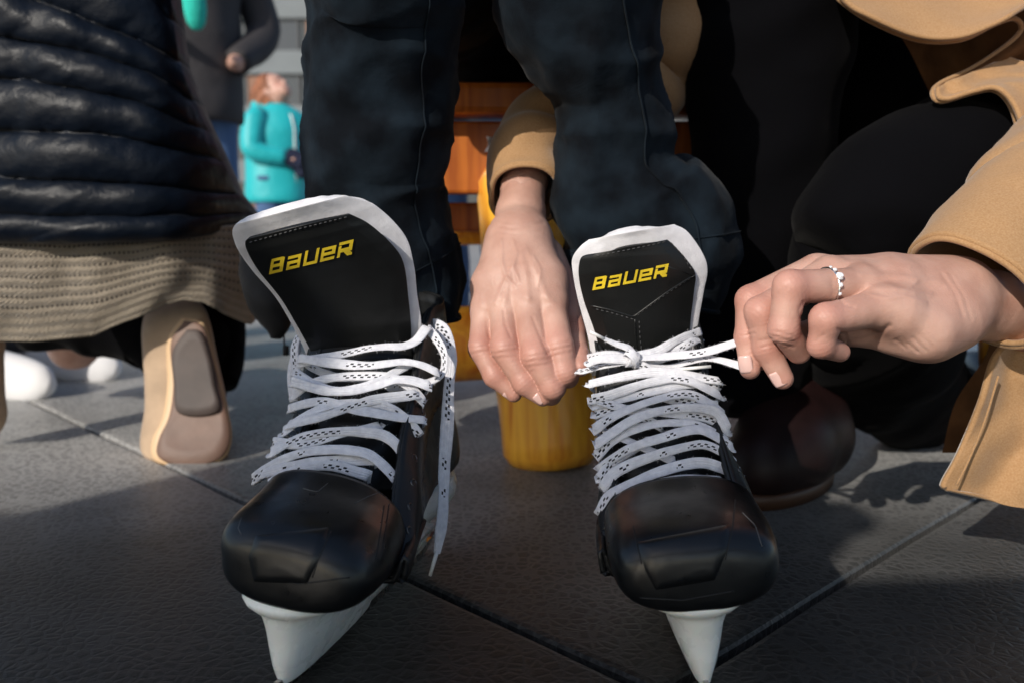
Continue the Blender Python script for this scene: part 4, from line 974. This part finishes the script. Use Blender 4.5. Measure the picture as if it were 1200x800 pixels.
def log(name,a,b,r1,r2,parent=bench,n=24,cut=0):
    a=Vector(a);b=Vector(b);vs=[];ns=36;t=(b-a).normalized();u=t.orthogonal().normalized();v=t.cross(u);L=(b-a).length
    for j in range(n):
        s=j/(n-1); r=r1+(r2-r1)*s; e=min(s,1-s)*L
        r*=1-.16*max(0,1-e/.02)**2
        for k in range(ns):
            q=2*math.pi*k/ns; p=a+(b-a)*s; w=.0040*noise.noise(Vector((math.cos(q)*2,math.sin(q)*2,s*L*9+r1*90)))+.0012*math.cos(q*5+s*2)
            vs.append(p+(u*math.cos(q)+v*math.sin(q))*(r+w))
    return link(name,mesh(vs,grid_faces(ns,n,True)+[tuple(range(ns))[::-1],tuple((n-1)*ns+k for k in range(ns))]),M_LOG,parent)
lt=P(617,195,1.08); lb=G(650,555)+Vector((0,.055,0)); lb.z=.0
log('leg',lb,lt,.062,.064)
log('leg',(.70,1.12,0),(.66,1.14,.40),.06,.06)
log('leg',(.12,1.62,0),(.10,1.58,.40),.06,.06); log('leg',(.50,1.62,0),(.46,1.58,.40),.06,.06)
log('stretcher',P(440,405,1.16),P(640,400,1.16),.050,.052)
log('stretcher',P(400,272,1.30),P(700,274,1.30),.018,.018)
m=MB()
for k,(y0,y1) in enumerate(((1.02,1.16),(1.175,1.32),(1.335,1.48),(1.495,1.66))):
    s=MB(); s.box(-.22,.78,y0,y1,.425,.462); s.build('seat_plank',M_PLANK,bench,False,bevel=.008)
m=MB(); m.box(-.20,.60,1.06,1.095,.335,.422); m.build('apron',M_PLANK,bench,False,bevel=.004)
m=MB(); m.box(-.12,.60,1.20,1.235,.29,.33); m.build('crossbar',M_PLANK,bench,False,bevel=.004)
mp_=mat('white_paper',(.75,.75,.74),rough=.8)
vs,fs,uv=sheet([(570,160),(572,170),(568,178)],[(586,163),(583,171),(586,180)],lambda u,v:1.045,8,8,disp=lambda u,v:.006*math.sin(u*5+v*7))
tg_=link('paper_tag',mesh(vs,fs),mp_); tag(tg_,'small crumpled white paper tag stuck to the bench apron','tag'); solid(tg_,.0006,0)
# ================================================================== kneeling person on the left: puffer, knit, boot
M_PUFF=mat('navy_nylon',(.002,.0045,.010),rough=.42,spec=.16,sheen=.03,vscale=12,rvar=.08,bump=(('noise',45,.35,.006),('noise',14,.3,.012)))
def puff_mat(): pass
ln=thing('person',(-.55,1.25,0),'kneeling person seen from behind in a quilted navy puffer jacket and knitted jumper','person')
LINES=[[(-60,-150),(60,-140),(130,-120),(170,-95),(190,-70)],
 [(-60,-90),(60,-75),(130,-40),(175,-5),(200,25)],
 [(-60,-45),(28,-5),(110,28),(170,52),(207,72)],
 [(-60,34),(20,46),(110,64),(175,86),(224,118)],
 [(-60,88),(20,94),(110,108),(180,126),(243,158)],
 [(-60,150),(20,154),(110,158),(190,170),(258,190)],
 [(-60,208),(20,211),(110,213),(200,220),(275,228)],
 [(-60,250),(20,252),(120,254),(215,254),(293,250)],
 [(-60,281),(20,283),(120,282),(215,277),(301,262)]]
dpf=lambda px: 1.02+.16*max(0,(px-120)/180)**3+.03*max(0,(60-px)/120)**2
vs=[];uv=[];NU=170;rows=0
LR=[cr(l,NU) for l in LINES]
for k in range(len(LINES)-1):
    nv=14
    for j in range(nv+(1 if k==len(LINES)-2 else 0)):
        t=j/nv
        for i in range(NU):
            p=LR[k][i]*(1-t)+LR[k+1][i]*t; u=i/(NU-1)
            w=math.sin(math.pi*t); pu=.015*(w**.6)*(1-.5*u**3)
            q=Vector((u*13+k*3.1,t*1.4+k*5,k)); edge=(1-w)**1.5
            lo=.5+.5*noise.noise(Vector((u*4,k*2.3,8))); wr=.0042*noise.noise(Vector((u*15+t*4+k*7,t*1.5,k)))*(.25+edge)*(.3+lo*1.4)+.0022*noise.noise(Vector((u*40+t*9,t*2+k,5)))*(edge+.1)*lo*2+.008*noise.noise(q*.5)
            vs.append(P(p[0],p[1],dpf(p[0])-pu-wr*(1-.3*u)+.018*u**6)); uv.append((u,k+t))
        rows+=1
fs=grid_faces(NU,rows)
# round the right side off to the back so it is a body and not a card
base=len(vs); BK=10
for r in range(rows):
    e=vs[r*NU+NU-1]
    for b in range(1,BK+1):
        a=b/BK*math.pi*.9; vs.append(e+Vector((-.22*(1-math.cos(a)),.17*math.sin(a)*1.2,0))); uv.append((1,0))
for r in range(rows-1):
    for b in range(BK):
        A0=r*NU+NU-1 if b==0 else base+r*BK+b-1; B0=base+r*BK+b; A1=(r+1)*NU+NU-1 if b==0 else base+(r+1)*BK+b-1; B1=base+(r+1)*BK+b
        fs.append((A0,B0,B1,A1))
pj=link('puffer_jacket',mesh(vs,fs,uv=uv),M_PUFF,ln); solid(pj,.004,-1)
# stitched lines of the quilting
q_=MB()
for k in range(1,len(LINES)):
    q_.tube([P(a[0],a[1],dpf(a[0])-.0015+.018*(i/(NU-1))**6) for i,a in enumerate(LR[k])][::2],.0012,6)
q_.build('quilting',M_SEAM,pj)
def knit_mat():
    m=mat('grey_beige_knit',(.32,.27,.21),rough=.95,spec=.1,sheen=.3,vscale=30,var=.1)
    nt=m.node_tree; N=nt.nodes; Lk=nt.links; b=N['Principled BSDF']; uvn=N.new('ShaderNodeUVMap'); sp=N.new('ShaderNodeSeparateXYZ'); Lk.new(uvn.outputs[0],sp.inputs[0])
    def mth(op,a,bb=None):
        n=N.new('ShaderNodeMath'); n.operation=op
        for i,x in enumerate((a,bb)):
            if x is None: continue
            if isinstance(x,(int,float)): n.inputs[i].default_value=x
            else: Lk.new(x,n.inputs[i])
        return n.outputs[0]
    nz=N.new('ShaderNodeTexNoise'); nz.inputs['Scale'].default_value=25; Lk.new(uvn.outputs[0],nz.inputs['Vector'])
    V=mth('ADD',sp.outputs[1],mth('MULTIPLY',nz.outputs['Fac'],.03)); U=sp.outputs[0]
    ridge=mth('SINE',mth('MULTIPLY',V,2*math.pi*11)); st=mth('SINE',mth('MULTIPLY',U,2*math.pi*62)); st2=mth('SINE',mth('MULTIPLY',V,2*math.pi*34))
    hole=mth('MULTIPLY',mth('LESS_THAN',ridge,-.72),mth('GREATER_THAN',st,-.1)); hole=mth('MULTIPLY',hole,mth('LESS_THAN',V,.74))
    h=mth('ADD',mth('MULTIPLY',ridge,.8),mth('MULTIPLY',mth('MULTIPLY',st,st2),.5)); h=mth('SUBTRACT',h,hole)
    bp=N.new('ShaderNodeBump'); bp.inputs['Strength'].default_value=.8; bp.inputs['Distance'].default_value=.004; Lk.new(h,bp.inputs['Height']); Lk.new(bp.outputs[0],b.inputs['Normal'])
    mx=N.new('ShaderNodeMix'); mx.data_type='RGBA'; Lk.new(mth('MULTIPLY',hole,.85),mx.inputs['Factor']); src=b.inputs['Base Color'].links[0].from_socket; Lk.new(src,mx.inputs['A']); mx.inputs['B'].default_value=(.04,.033,.028,1); Lk.new(mx.outputs['Result'],b.inputs['Base Color'])
    return m
M_KNIT=knit_mat()
# knit: rows across
TOP=[(-60,268),(40,272),(130,272),(220,268),(292,262)]; BOT=[(-60,396),(40,398),(110,391),(160,371),(190,356),(215,350),(240,353),(262,368),(290,380)]
vs=[];uv=[];NU=140;NV=44; T_=lin(TOP,NU); B_2=lin(BOT,NU)
for j in range(NV):
    for i in range(NU):
        u=i/(NU-1); v=j/(NV-1); p=T_[i]*(1-v)+B_2[i]*v
        d=1.05+.10*max(0,(p[0]-150)/150)**2.5+.02*v-.025*math.sin(math.pi*v)*(1-u)-.006*noise.noise(Vector((u*9,v*3,2)))-.008*math.exp(-((u-.88)/.05)**2)*v
        vs.append(P(p[0],p[1],d)); uv.append((u,v))
fs=grid_faces(NU,NV); base=len(vs)
for r in range(NV):
    e=vs[r*NU+NU-1]
    for b in range(1,9):
        a=b/8*math.pi*.9; vs.append(e+Vector((-.20*(1-math.cos(a)),.17*math.sin(a),0))); uv.append((1-b*.04,r/(NV-1)))
for r in range(NV-1):
    for b in range(8):
        A0=r*NU+NU-1 if b==0 else base+r*8+b-1; B0=base+r*8+b; A1=(r+1)*NU+NU-1 if b==0 else base+(r+1)*8+b-1; fs.append((A0,B0,base+(r+1)*8+b,A1))
kn=link('knitted_jumper',mesh(vs,fs,uv=uv),M_KNIT,ln); solid(kn,.006,-1)
# black trousers under it and the body inside
tr=MB()
for st in ([(60,320,1.28,90,.10),(150,350,1.28,75,.08),(205,385,1.26,62,.07),(222,440,1.24,48,.05),(225,490,1.22,40,.04)],[(-80,310,1.3,70,.1),(0,325,1.3,62,.1),(120,350,1.32,45,.07),(190,400,1.34,40,.05)],[(255,345,1.30,36,.05),(258,400,1.28,30,.045),(255,450,1.25,22,.04)]):
    vs,fs,uv=limb(st,40,36,amp=.004,fold=bf); tr.add(vs,fs,uv)
tr.build('trousers',M_BLKP,ln)
def kneel_body():
    V=Vector; S_=[(V((-.60,1.32,.26)),V((-.62,1.30,.60)),.11,.12),(V((-.62,1.30,.60)),V((-.62,1.24,.80)),.12,.05),(V((-.62,1.24,.80)),V((-.62,1.20,.90)),.05,.06),
      (V((-.55,1.34,.25)),P(190,400,1.33),.07,.035),(P(190,400,1.33),P(222,470,1.24),.035,.025),(V((-.68,1.34,.25)),V((-.75,1.45,.10)),.07,.045),
      (V((-.56,1.3,.62)),V((-.55,1.42,.45)),.05,.04),(V((-.70,1.3,.62)),V((-.74,1.42,.42)),.05,.04)]
    def f(X):
        d=None
        for a,b,r1,r2 in S_:
            q=sd_cone(X,a,b,r1,r2); d=q if d is None else smin(d,q,.03)
        return smin(d,sd_ell(X,V((-.62,1.19,.95)),(.075,.09,.11)),.02)
    return blob(f,(-.95,.85,0),(-.05,1.75,1.12),.013,'body')
me=kneel_body(); flush(me,[]); link('body',me,M_SKIN,ln)
# the upturned boot: toes on the floor, sole towards the viewer
M_SUEDE=mat('tan_suede',(.42,.30,.20),rough=.85,sheen=.3,vscale=30,var=.12,bump=(('noise',200,.3,.001),))
M_SOLE=mat('tan_sole',(.15,.085,.06),rough=.55,vscale=25,var=.15,bump=(('noise',80,.2,.002),))
M_HEEL=mat('grey_heel',(.060,.043,.037),rough=.6,vscale=25,var=.2,bump=(('noise',120,.2,.001),))
M_MID=mat('cream_welt',(.62,.42,.24),rough=.5)
SH=[(352,188,232,1.135),(365,172,242,1.12),(385,166,248,1.115),(415,167,254,1.11),(450,169,262,1.10),(480,169,268,1.09),(505,165,271,1.08),(525,164,269,1.07),(538,172,262,1.062),(546,186,246,1.058)]
A=cr([(a,b,c,d) for a,b,c,d in SH],44)
vs=[];K=40
for (y,x0,x1,d) in A:
    for k in range(K):
        a=2*math.pi*k/K; ca,sa=math.cos(a),math.sin(a)
        x=(x0+x1)/2+math.copysign(abs(ca)**.8,ca)*(x1-x0)/2; dd=d+.030-.030*math.copysign(abs(sa)**.55,sa)*(1 if sa>0 else 2.2)
        vs.append(P(x,y,dd))
up=link('boot',mesh(vs,grid_faces(K,44,True)+[tuple(range(K))[::-1],tuple(43*K+k for k in range(K))]),M_SUEDE,ln)
def plate(out,d0,t,nm,mt,par,taper=None):
    C_=cr(out+[out[0]],70)[:-1]; cx=sum(c[0] for c in C_)/69; cy=sum(c[1] for c in C_)/69; vs=[]; fs=[]
    dy=lambda y: np.interp(y,[a[0] for a in SH],[a[3] for a in SH])
    prof=[(1.0,t),(1.0,.3*t),(.97,0)]
    for s,o in prof: vs+=[P(cx+(c[0]-cx)*s,cy+(c[1]-cy)*s,dy(c[1])+d0+o) for c in C_]
    n=len(C_); fs=grid_faces(n,3,True)
    for s in (.75,.5,.25): vs+=[P(cx+(c[0]-cx)*s,cy+(c[1]-cy)*s,dy(cy+(c[1]-cy)*s)+d0) for c in C_]
    fs+= [(j*n+i,j*n+(i+1)%n,(j+1)*n+(i+1)%n,(j+1)*n+i) for j in (2,3,4) for i in range(n)]
    vs.append(P(cx,cy,dy(cy)+d0)); fs+=[(5*n+i,5*n+(i+1)%n,6*n) for i in range(n)]
    return link(nm,mesh(vs,fs),mt,par)
welt=plate([(213,372),(238,378),(250,415),(262,462),(272,505),(266,532),(245,545),(205,547),(180,538),(178,515),(190,490),(196,450),(196,400)],-.006,.010,'welt',M_MID,up)
sole=plate([(216,376),(237,382),(249,418),(260,462),(270,504),(264,530),(244,543),(208,545),(185,534),(186,514),(198,488),(203,450),(200,402)],-.011,.006,'sole',M_SOLE,up)
heel=plate([(219,386),(235,389),(246,418),(252,450),(255,482),(210,484),(204,450),(202,412)],-.0165,.007,'heel',M_HEEL,up)
# her other boot at the picture edge
log_=MB(); vs,fs,uv=limb([(-22,400,1.15,24,.03),(-22,450,1.13,26,.03),(-20,485,1.12,26,.03),(-22,500,1.11,22,.025)],20,24); log_.add(vs,fs); log_.build('boot',M_SUEDE,ln)
# dark mitten on its cord behind the left skate
M_MIT=mat('black_mitten',(.008,.008,.009),rough=.8,bump=(('noise',40,.5,.005),))
mt=thing('mitten',P(315,400,.95),'black mitten hanging on a thin cord behind the left skate','mitten')
vs,fs,uv=limb([(300,290,.98,18,.02),(308,325,.96,27,.03),(318,355,.95,26,.03),(324,380,.95,17,.022),(323,396,.95,8,.010)],40,36,amp=.004,fr=22); m=MB(); m.add(vs,fs,uv); mo=m.build('mitten_shell',M_MIT,mt)
m=MB(); m.tube([P(*a) for a in cr([(325,385,.95),(332,390,.95),(333,402,.95),(335,408,.95)],14)],.0011,6); m.tube([P(335,405,.95),P(335,416,.95)],.0035,8); m.build('cord',M_MIT,mt)
# ================================================================== far people
def person(name,base,label,h,jacket,trous,hair,seed,face=None,arms=None,group=None,shoe=(.7,.7,.7),jlen=.42,head=True,bulk=1.0,tilt=0,hs=1.0):
    """a standing figure at base, h tall, face = heading angle (0 looks to the viewer)"""
    r=thing('person',base,label,'person',group); B=Vector(base); s=h/1.7; R=Matrix.Rotation(face or 0,3,'Z')
    q=lambda x,y,z: B+R@Vector((x*s,y*s,z*s))
    leg=[((-.09,0,.86),(-.10,-.01,.46),(-.10,.02,.08)),((.09,0,.86),(.10,-.01,.46),(.10,.02,.08))]
    ar=arms or [((-.19,0,1.36),(-.26,.02,1.10),(-.20,-.12,.95)),((.19,0,1.36),(.26,.02,1.10),(.20,-.12,.95))]
    hd=q(0,-.01+.02*tilt,1.56)
    S_=[(q(0,0,.90),q(0,0,1.32),.13*s,.15*s),(q(0,0,1.32),q(0,0,1.46),.10*s,.05*s),(q(0,0,1.44),hd,.05*s,.055*s)]
    for a,b,c in leg: S_+=[(q(*a),q(*b),.08*s,.055*s),(q(*b),q(*c),.052*s,.035*s),(q(*c),q(c[0],c[1]-.14,.04),.035*s,.03*s)]
    for a,b,c in ar: S_+=[(q(*a),q(*b),.048*s,.04*s),(q(*b),q(*c),.037*s,.028*s),(q(*c),q(c[0]*.85,c[1]-.08,c[2]-.01),.03*s,.022*s)]
    HM=R@Matrix.Rotation(-tilt,3,'X')
    ell=[((0,0,.0),(.072,.092,.112)),((0,-.07,-.055),(.045,.035,.045)),((0,-.10,-.015),(.012,.016,.022)),((.075,0,-.02),(.012,.02,.03)),((-.075,0,-.02),(.012,.02,.03)),((0,-.088,-.055),(.024,.010,.006))]
    eye=[((.03,-.092,.01),.016),((-.03,-.092,.01),.016)]
    def f(X):
        d=None
        for a,b,r1,r2 in S_:
            w=sd_cone(X,a,b,r1,r2); d=w if d is None else smin(d,w,.03*s)
        for c,rr in ell: d=smin(d,sd_ell(X,hd+HM@Vector(c)*s*hs,[x*s*hs for x in rr],HM.copy()),.012*s)
        for c,rr in eye: d=np.maximum(d,-(np.linalg.norm(X-np.array(hd+HM@Vector(c)*s),axis=-1)-rr*s*.7)) if False else d
        return d
    me=blob(f,(B.x-.5*s,B.y-.5*s,0),(B.x+.5*s,B.y+.5*s,1.78*s),.014*s,'body'); flush(me,[(hd+HM@Vector((x*s,-.08*s,-.03*s)),.03*s,.5) for x in (-.04,.04)]); bo=link('body',me,M_SKIN,r)
    for c,_ in eye:
        ey=MB()
        c=hd+HM@Vector((c[0],-.083,c[2]))*s*hs; ey.tube([c,c+HM@Vector((0,-.006*s,0))],.008*s,8)
        ey.build('eye',M_SEAM,bo)
    if hair:
        hb2=hs>1
        mh=mat('hair',hair,rough=.6,vscale=20,var=.3,bump=(('noise',90,.6,.004),)); hb=[((0,.025,.025),(.085,.092,.105)),((0,.06,-.05),(.08,.06,.10))]+([((0,.075,-.02),(.105,.085,.12)),((0,.085,-.13),(.085,.055,.11))] if hb2 else [])
        def g(X):
            d=None
            for c,rr in hb:
                w=sd_ell(X,hd+HM@Vector(c)*s*hs,[x*s*hs*1.06 for x in rr],HM.copy()); d=w if d is None else smin(d,w,.02*s)
            for i in range(5): d=smin(d,sd_cone(X,hd+HM@Vector(((i-2)*.03,.07,-.05))*s,hd+(R@Vector(((i-2)*.04,.10,-.20)))*s,.03*s,.018*s),.015*s)
            d=d+(.014*s*np.sin(X[...,0]*95/s)*np.sin(X[...,1]*95/s+1)*np.sin(X[...,2]*80/s+2) if hb2 else 0)
            cut=(X-np.array(hd+HM@Vector((0,-.04,0))*s*hs))@np.array(HM@Vector((0,1,0))); return np.maximum(d,-cut)
        link('hair',blob(g,[hd[i]-.32*s for i in range(3)],[hd[i]+.32*s for i in range(3)],.008*s,'hair',1),mh,bo)
    def lb(rows,nm,mm,par=r,fo=.004):
        m=MB()
        for st in rows: m.add(*limb(st,30,28,world=True,amp=fo,fr=10,seed=seed))
        return m.build(nm,mm,par)
    mj,mtn=jacket,trous
    L_=lambda pts: [(*q(*p[:3]),p[3]*s*bulk,p[4]*s*bulk) for p in pts]
    jb=.86+.42-jlen-.0
    rows=[L_([(0,0,jb-.02,.195,.17),(0,0,jb+.03,.205,.175),(0,0,1.05,.20,.155),(0,0,1.25,.21,.155),(0,0,1.38,.19,.12),(0,.0,1.46,.085,.08)])]
    for a,b,c in ar: rows.append(L_([(a[0]*.8,a[1],a[2]+.01,.075,.075),(*a,.075,.075),(*b,.066,.066),(*c,.05,.05)]))
    lb(rows,'jacket',mj)
    lb([L_([(a[0],a[1],a[2]+.04,.10,.12),(*a,.095,.11),(*b,.072,.08),(c[0],c[1],c[2]+.01,.064,.068),(c[0],c[1]-.01,c[2]-.035,.060,.066)]) for a,b,c in leg],'trousers',mtn)
    for a,b,c in leg:
        ms=mat('shoe',shoe,rough=.6); lb([[(*q(c[0],c[1]+.05,.045),.03*s,.035*s),(*q(c[0],c[1],.05),.048*s,.045*s),(*q(c[0],c[1]-.08,.045),.045*s,.040*s),(*q(c[0],c[1]-.15,.032),.044*s,.029*s),(*q(c[0],c[1]-.20,.024),.034*s,.020*s),(*q(c[0],c[1]-.222,.02),.012*s,.010*s)]],'shoe',ms,fo=.001)
    return r,q,s
M_TEAL=mat('turquoise_nylon',(.01,.42,.46),rough=.5,sheen=.1,bump=(('noise',12,.4,.02),)); M_DJ=mat('blue_jeans',(.06,.12,.25),rough=.9); M_GRJ=mat('charcoal_jacket',(.030,.027,.030),rough=.8,bump=(('noise',10,.4,.02),))
M_NAVY=mat('navy_knit',(.008,.012,.035),rough=.95)

CH=person('person',(-1.245,4.6,0),'child in a turquoise hooded jacket and navy mittens with brown hair looking up',1.14,M_TEAL,M_DJ,(.24,.085,.035),1,face=math.radians(55),tilt=.62,jlen=.56,bulk=1.22,hs=1.3,shoe=(.3,.3,.3),
   arms=[((-.19,0,1.33),(-.25,-.03,1.10),(-.08,-.20,1.03)),((.19,0,1.33),(.25,-.03,1.10),(.12,-.20,.98))])
r,q,s=CH
m=MB()
for c,c2 in (((-.08,-.20,1.03),(-.02,-.25,1.02)),((.12,-.20,.98),(.04,-.25,.96))): m.add(*limb([(*q(c[0],c[1],c[2]+.03),.06*s,.06*s),(*q(*c2),.075*s,.07*s),(*q(c2[0]*.2,c2[1]-.08,c2[2]-.04),.05*s,.045*s)],12,20,world=True))
m.build('mittens',M_NAVY,r)
m=MB(); m.add(*limb([(*q(-.11,.03,1.41),.05*s,.05*s),(*q(-.09,.09,1.45),.06*s,.055*s),(*q(.0,.12,1.45),.06*s,.055*s),(*q(.09,.09,1.45),.06*s,.055*s),(*q(.11,.03,1.41),.05*s,.05*s)],24,20,world=True)); m.build('hood',M_TEAL,r)
m=MB(); m.tube([q(.0,-.215,z) for z in (.84,.95,1.05,1.15,1.25)]+[q(0,-.19,1.35),q(0,-.12,1.42)],.007,6); m.build('zipper',mat('zip',(.5,.6,.6),rough=.4),r)
AD=person('person',(-1.275,3.45,0),'standing adult in a long charcoal jacket with hands near the pockets and blue jeans',1.76,M_GRJ,M_DJ,(.05,.03,.02),5,face=math.radians(30),jlen=.55,shoe=(.1,.1,.1),bulk=1.0,
   arms=[((-.19,0,1.36),(-.24,-.02,1.10),(-.14,-.16,1.02)),((.19,0,1.36),(.29,.0,1.08),(.15,-.15,.92))])
M_TQ=mat('turquoise_wool',(.02,.48,.38),rough=.95,bump=(('noise',60,.5,.006),))
ht=thing('knitted_hat',P(226,18,3.15),'bright turquoise knitted hat held in front of the charcoal jacket','hat')
m=MB(); m.add(*limb([(226,-26,3.15,9,.03),(226,-14,3.15,13,.04),(227,2,3.15,13,.045),(229,16,3.15,12,.04),(230,27,3.15,10,.03),(231,35,3.15,5,.015)],30,24,amp=.004)); m.build('hat_crown',M_TQ,ht)
m=MB(); m.add(*limb([(226,-30,3.15,12,.04),(226,-18,3.15,14.5,.047),(226,-12,3.15,14,.045)],10,24,amp=.002)); m.build('hat_brim',M_TQ,ht)
M_LTR=mat('grey_trousers',(.10,.10,.11),rough=.9)
person('person',(-1.00,1.62,0),'bystander in white sneakers stepping to the right behind the kneeling person',1.7,M_GRJ,M_LTR,(.05,.03,.02),7,face=math.radians(82),shoe=(.80,.80,.82))
person('person',(-1.10,2.10,0),'bystander farther back in white sneakers behind the knitted jumper',1.7,M_GRJ,M_DJ,(.05,.03,.02),8,face=math.radians(62),shoe=(.85,.85,.82))
M_RED=mat('red_jacket',(.45,.05,.07),rough=.6); M_WTR=mat('white_trousers',(.7,.7,.7),rough=.8)
person('person',(.70,3.3,0),'bystander in a red jacket and white trousers seen between the dark trouser legs',1.7,M_RED,M_WTR,(.05,.03,.02),9,face=.3,jlen=.50)
person('person',(-.12,2.7,0),'bystander in blue jeans standing behind the log bench',1.7,M_GRJ,M_DJ,(.05,.03,.02),11,face=-.5)
person('person',(-1.64,-1.15,0),'added figure in a charcoal jacket, unseen behind the barrier, casting shade',1.74,M_GRJ,M_LTR,(.05,.03,.02),13,face=math.radians(200),shoe=(.1,.1,.1))  # added out of view; its shadow darkens the floor behind the skates
# building across the square
M_CONC=mat('grey_cladding',(.17,.19,.20),rough=.8,vscale=.4,var=.1,bump=(('noise',3,.2,.02),)); M_GLS=mat('dark_glass',(.05,.055,.06),rough=.15,spec=.6); M_FRM=mat('window_frame',(.05,.05,.05),rough=.5)
M_BLD=mat('brown_blind',(.28,.15,.10),rough=.7)
bd=thing('office_building',(0,50,0),'grey office building with rows of brown and dark windows across the square','building')
m=MB(); m.box(-26,26,50.35,62,-.01,22); m.build('wall',M_CONC,bd,False)
sp=MB()
for k in range(8): sp.box(-26,26,50.0,50.34,1.55+3.05*k-1.1,1.55+3.05*k+.18)
sp.build('spandrel',M_CONC,bd,False)
for k in range(6):
    for i in range(15):
        x0=-25.4+3.4*i; z0=1.75+3.05*k
        w=MB(); 
        for a,b in ((0,.07),(1.5,1.62),(3.05,3.12)): w.box(x0+a,x0+b,50.12,50.30,z0,z0+1.72)
        w.box(x0+.07,x0+3.05,50.14,50.30,z0+1.65,z0+1.72)
        fo=w.build('window',M_FRM,bd,False)
        w=MB(); w.box(x0+1.63,x0+3.04,50.22,50.25,z0,z0+1.64); w.build('pane',M_GLS,fo,False)
        w=MB(); 
        for t in range(7): w.box(x0+.08,x0+1.49,50.20,50.22,z0+.03+t*.235,z0+.03+t*.235+.17)
        w.box(x0+.08,x0+1.49,50.24,50.26,z0,z0+1.64); w.build('blind',M_BLD,fo,False)
# ================================================================== light
W_=bpy.data.worlds.new('World'); S.world=W_; W_.use_nodes=True; nt=W_.node_tree
sky=nt.nodes.new('ShaderNodeTexSky'); sky.sky_type='NISHITA'; sky.sun_disc=False
SUN=Vector((-.46,-.66,.42)).normalized()
el=math.asin(SUN.z); az=math.atan2(SUN.x,SUN.y)
sky.dust_density=1.0; sky.air_density=1.0; sky.sun_elevation=el; sky.sun_rotation=az
nt.links.new(sky.outputs[0],nt.nodes['Background'].inputs[0]); nt.nodes['Background'].inputs[1].default_value=.15
sl=bpy.data.lights.new('sun','SUN'); sl.energy=3.9; sl.angle=math.radians(.55); sl.color=(1,.93,.83)
so=bpy.data.objects.new('sun',sl); COL.objects.link(so); so.rotation_euler=(-SUN).to_track_quat('-Z','Y').to_euler()
S.view_settings.view_transform='Standard'; S.view_settings.look='None'; S.view_settings.exposure=0
S.cycles.max_bounces=6
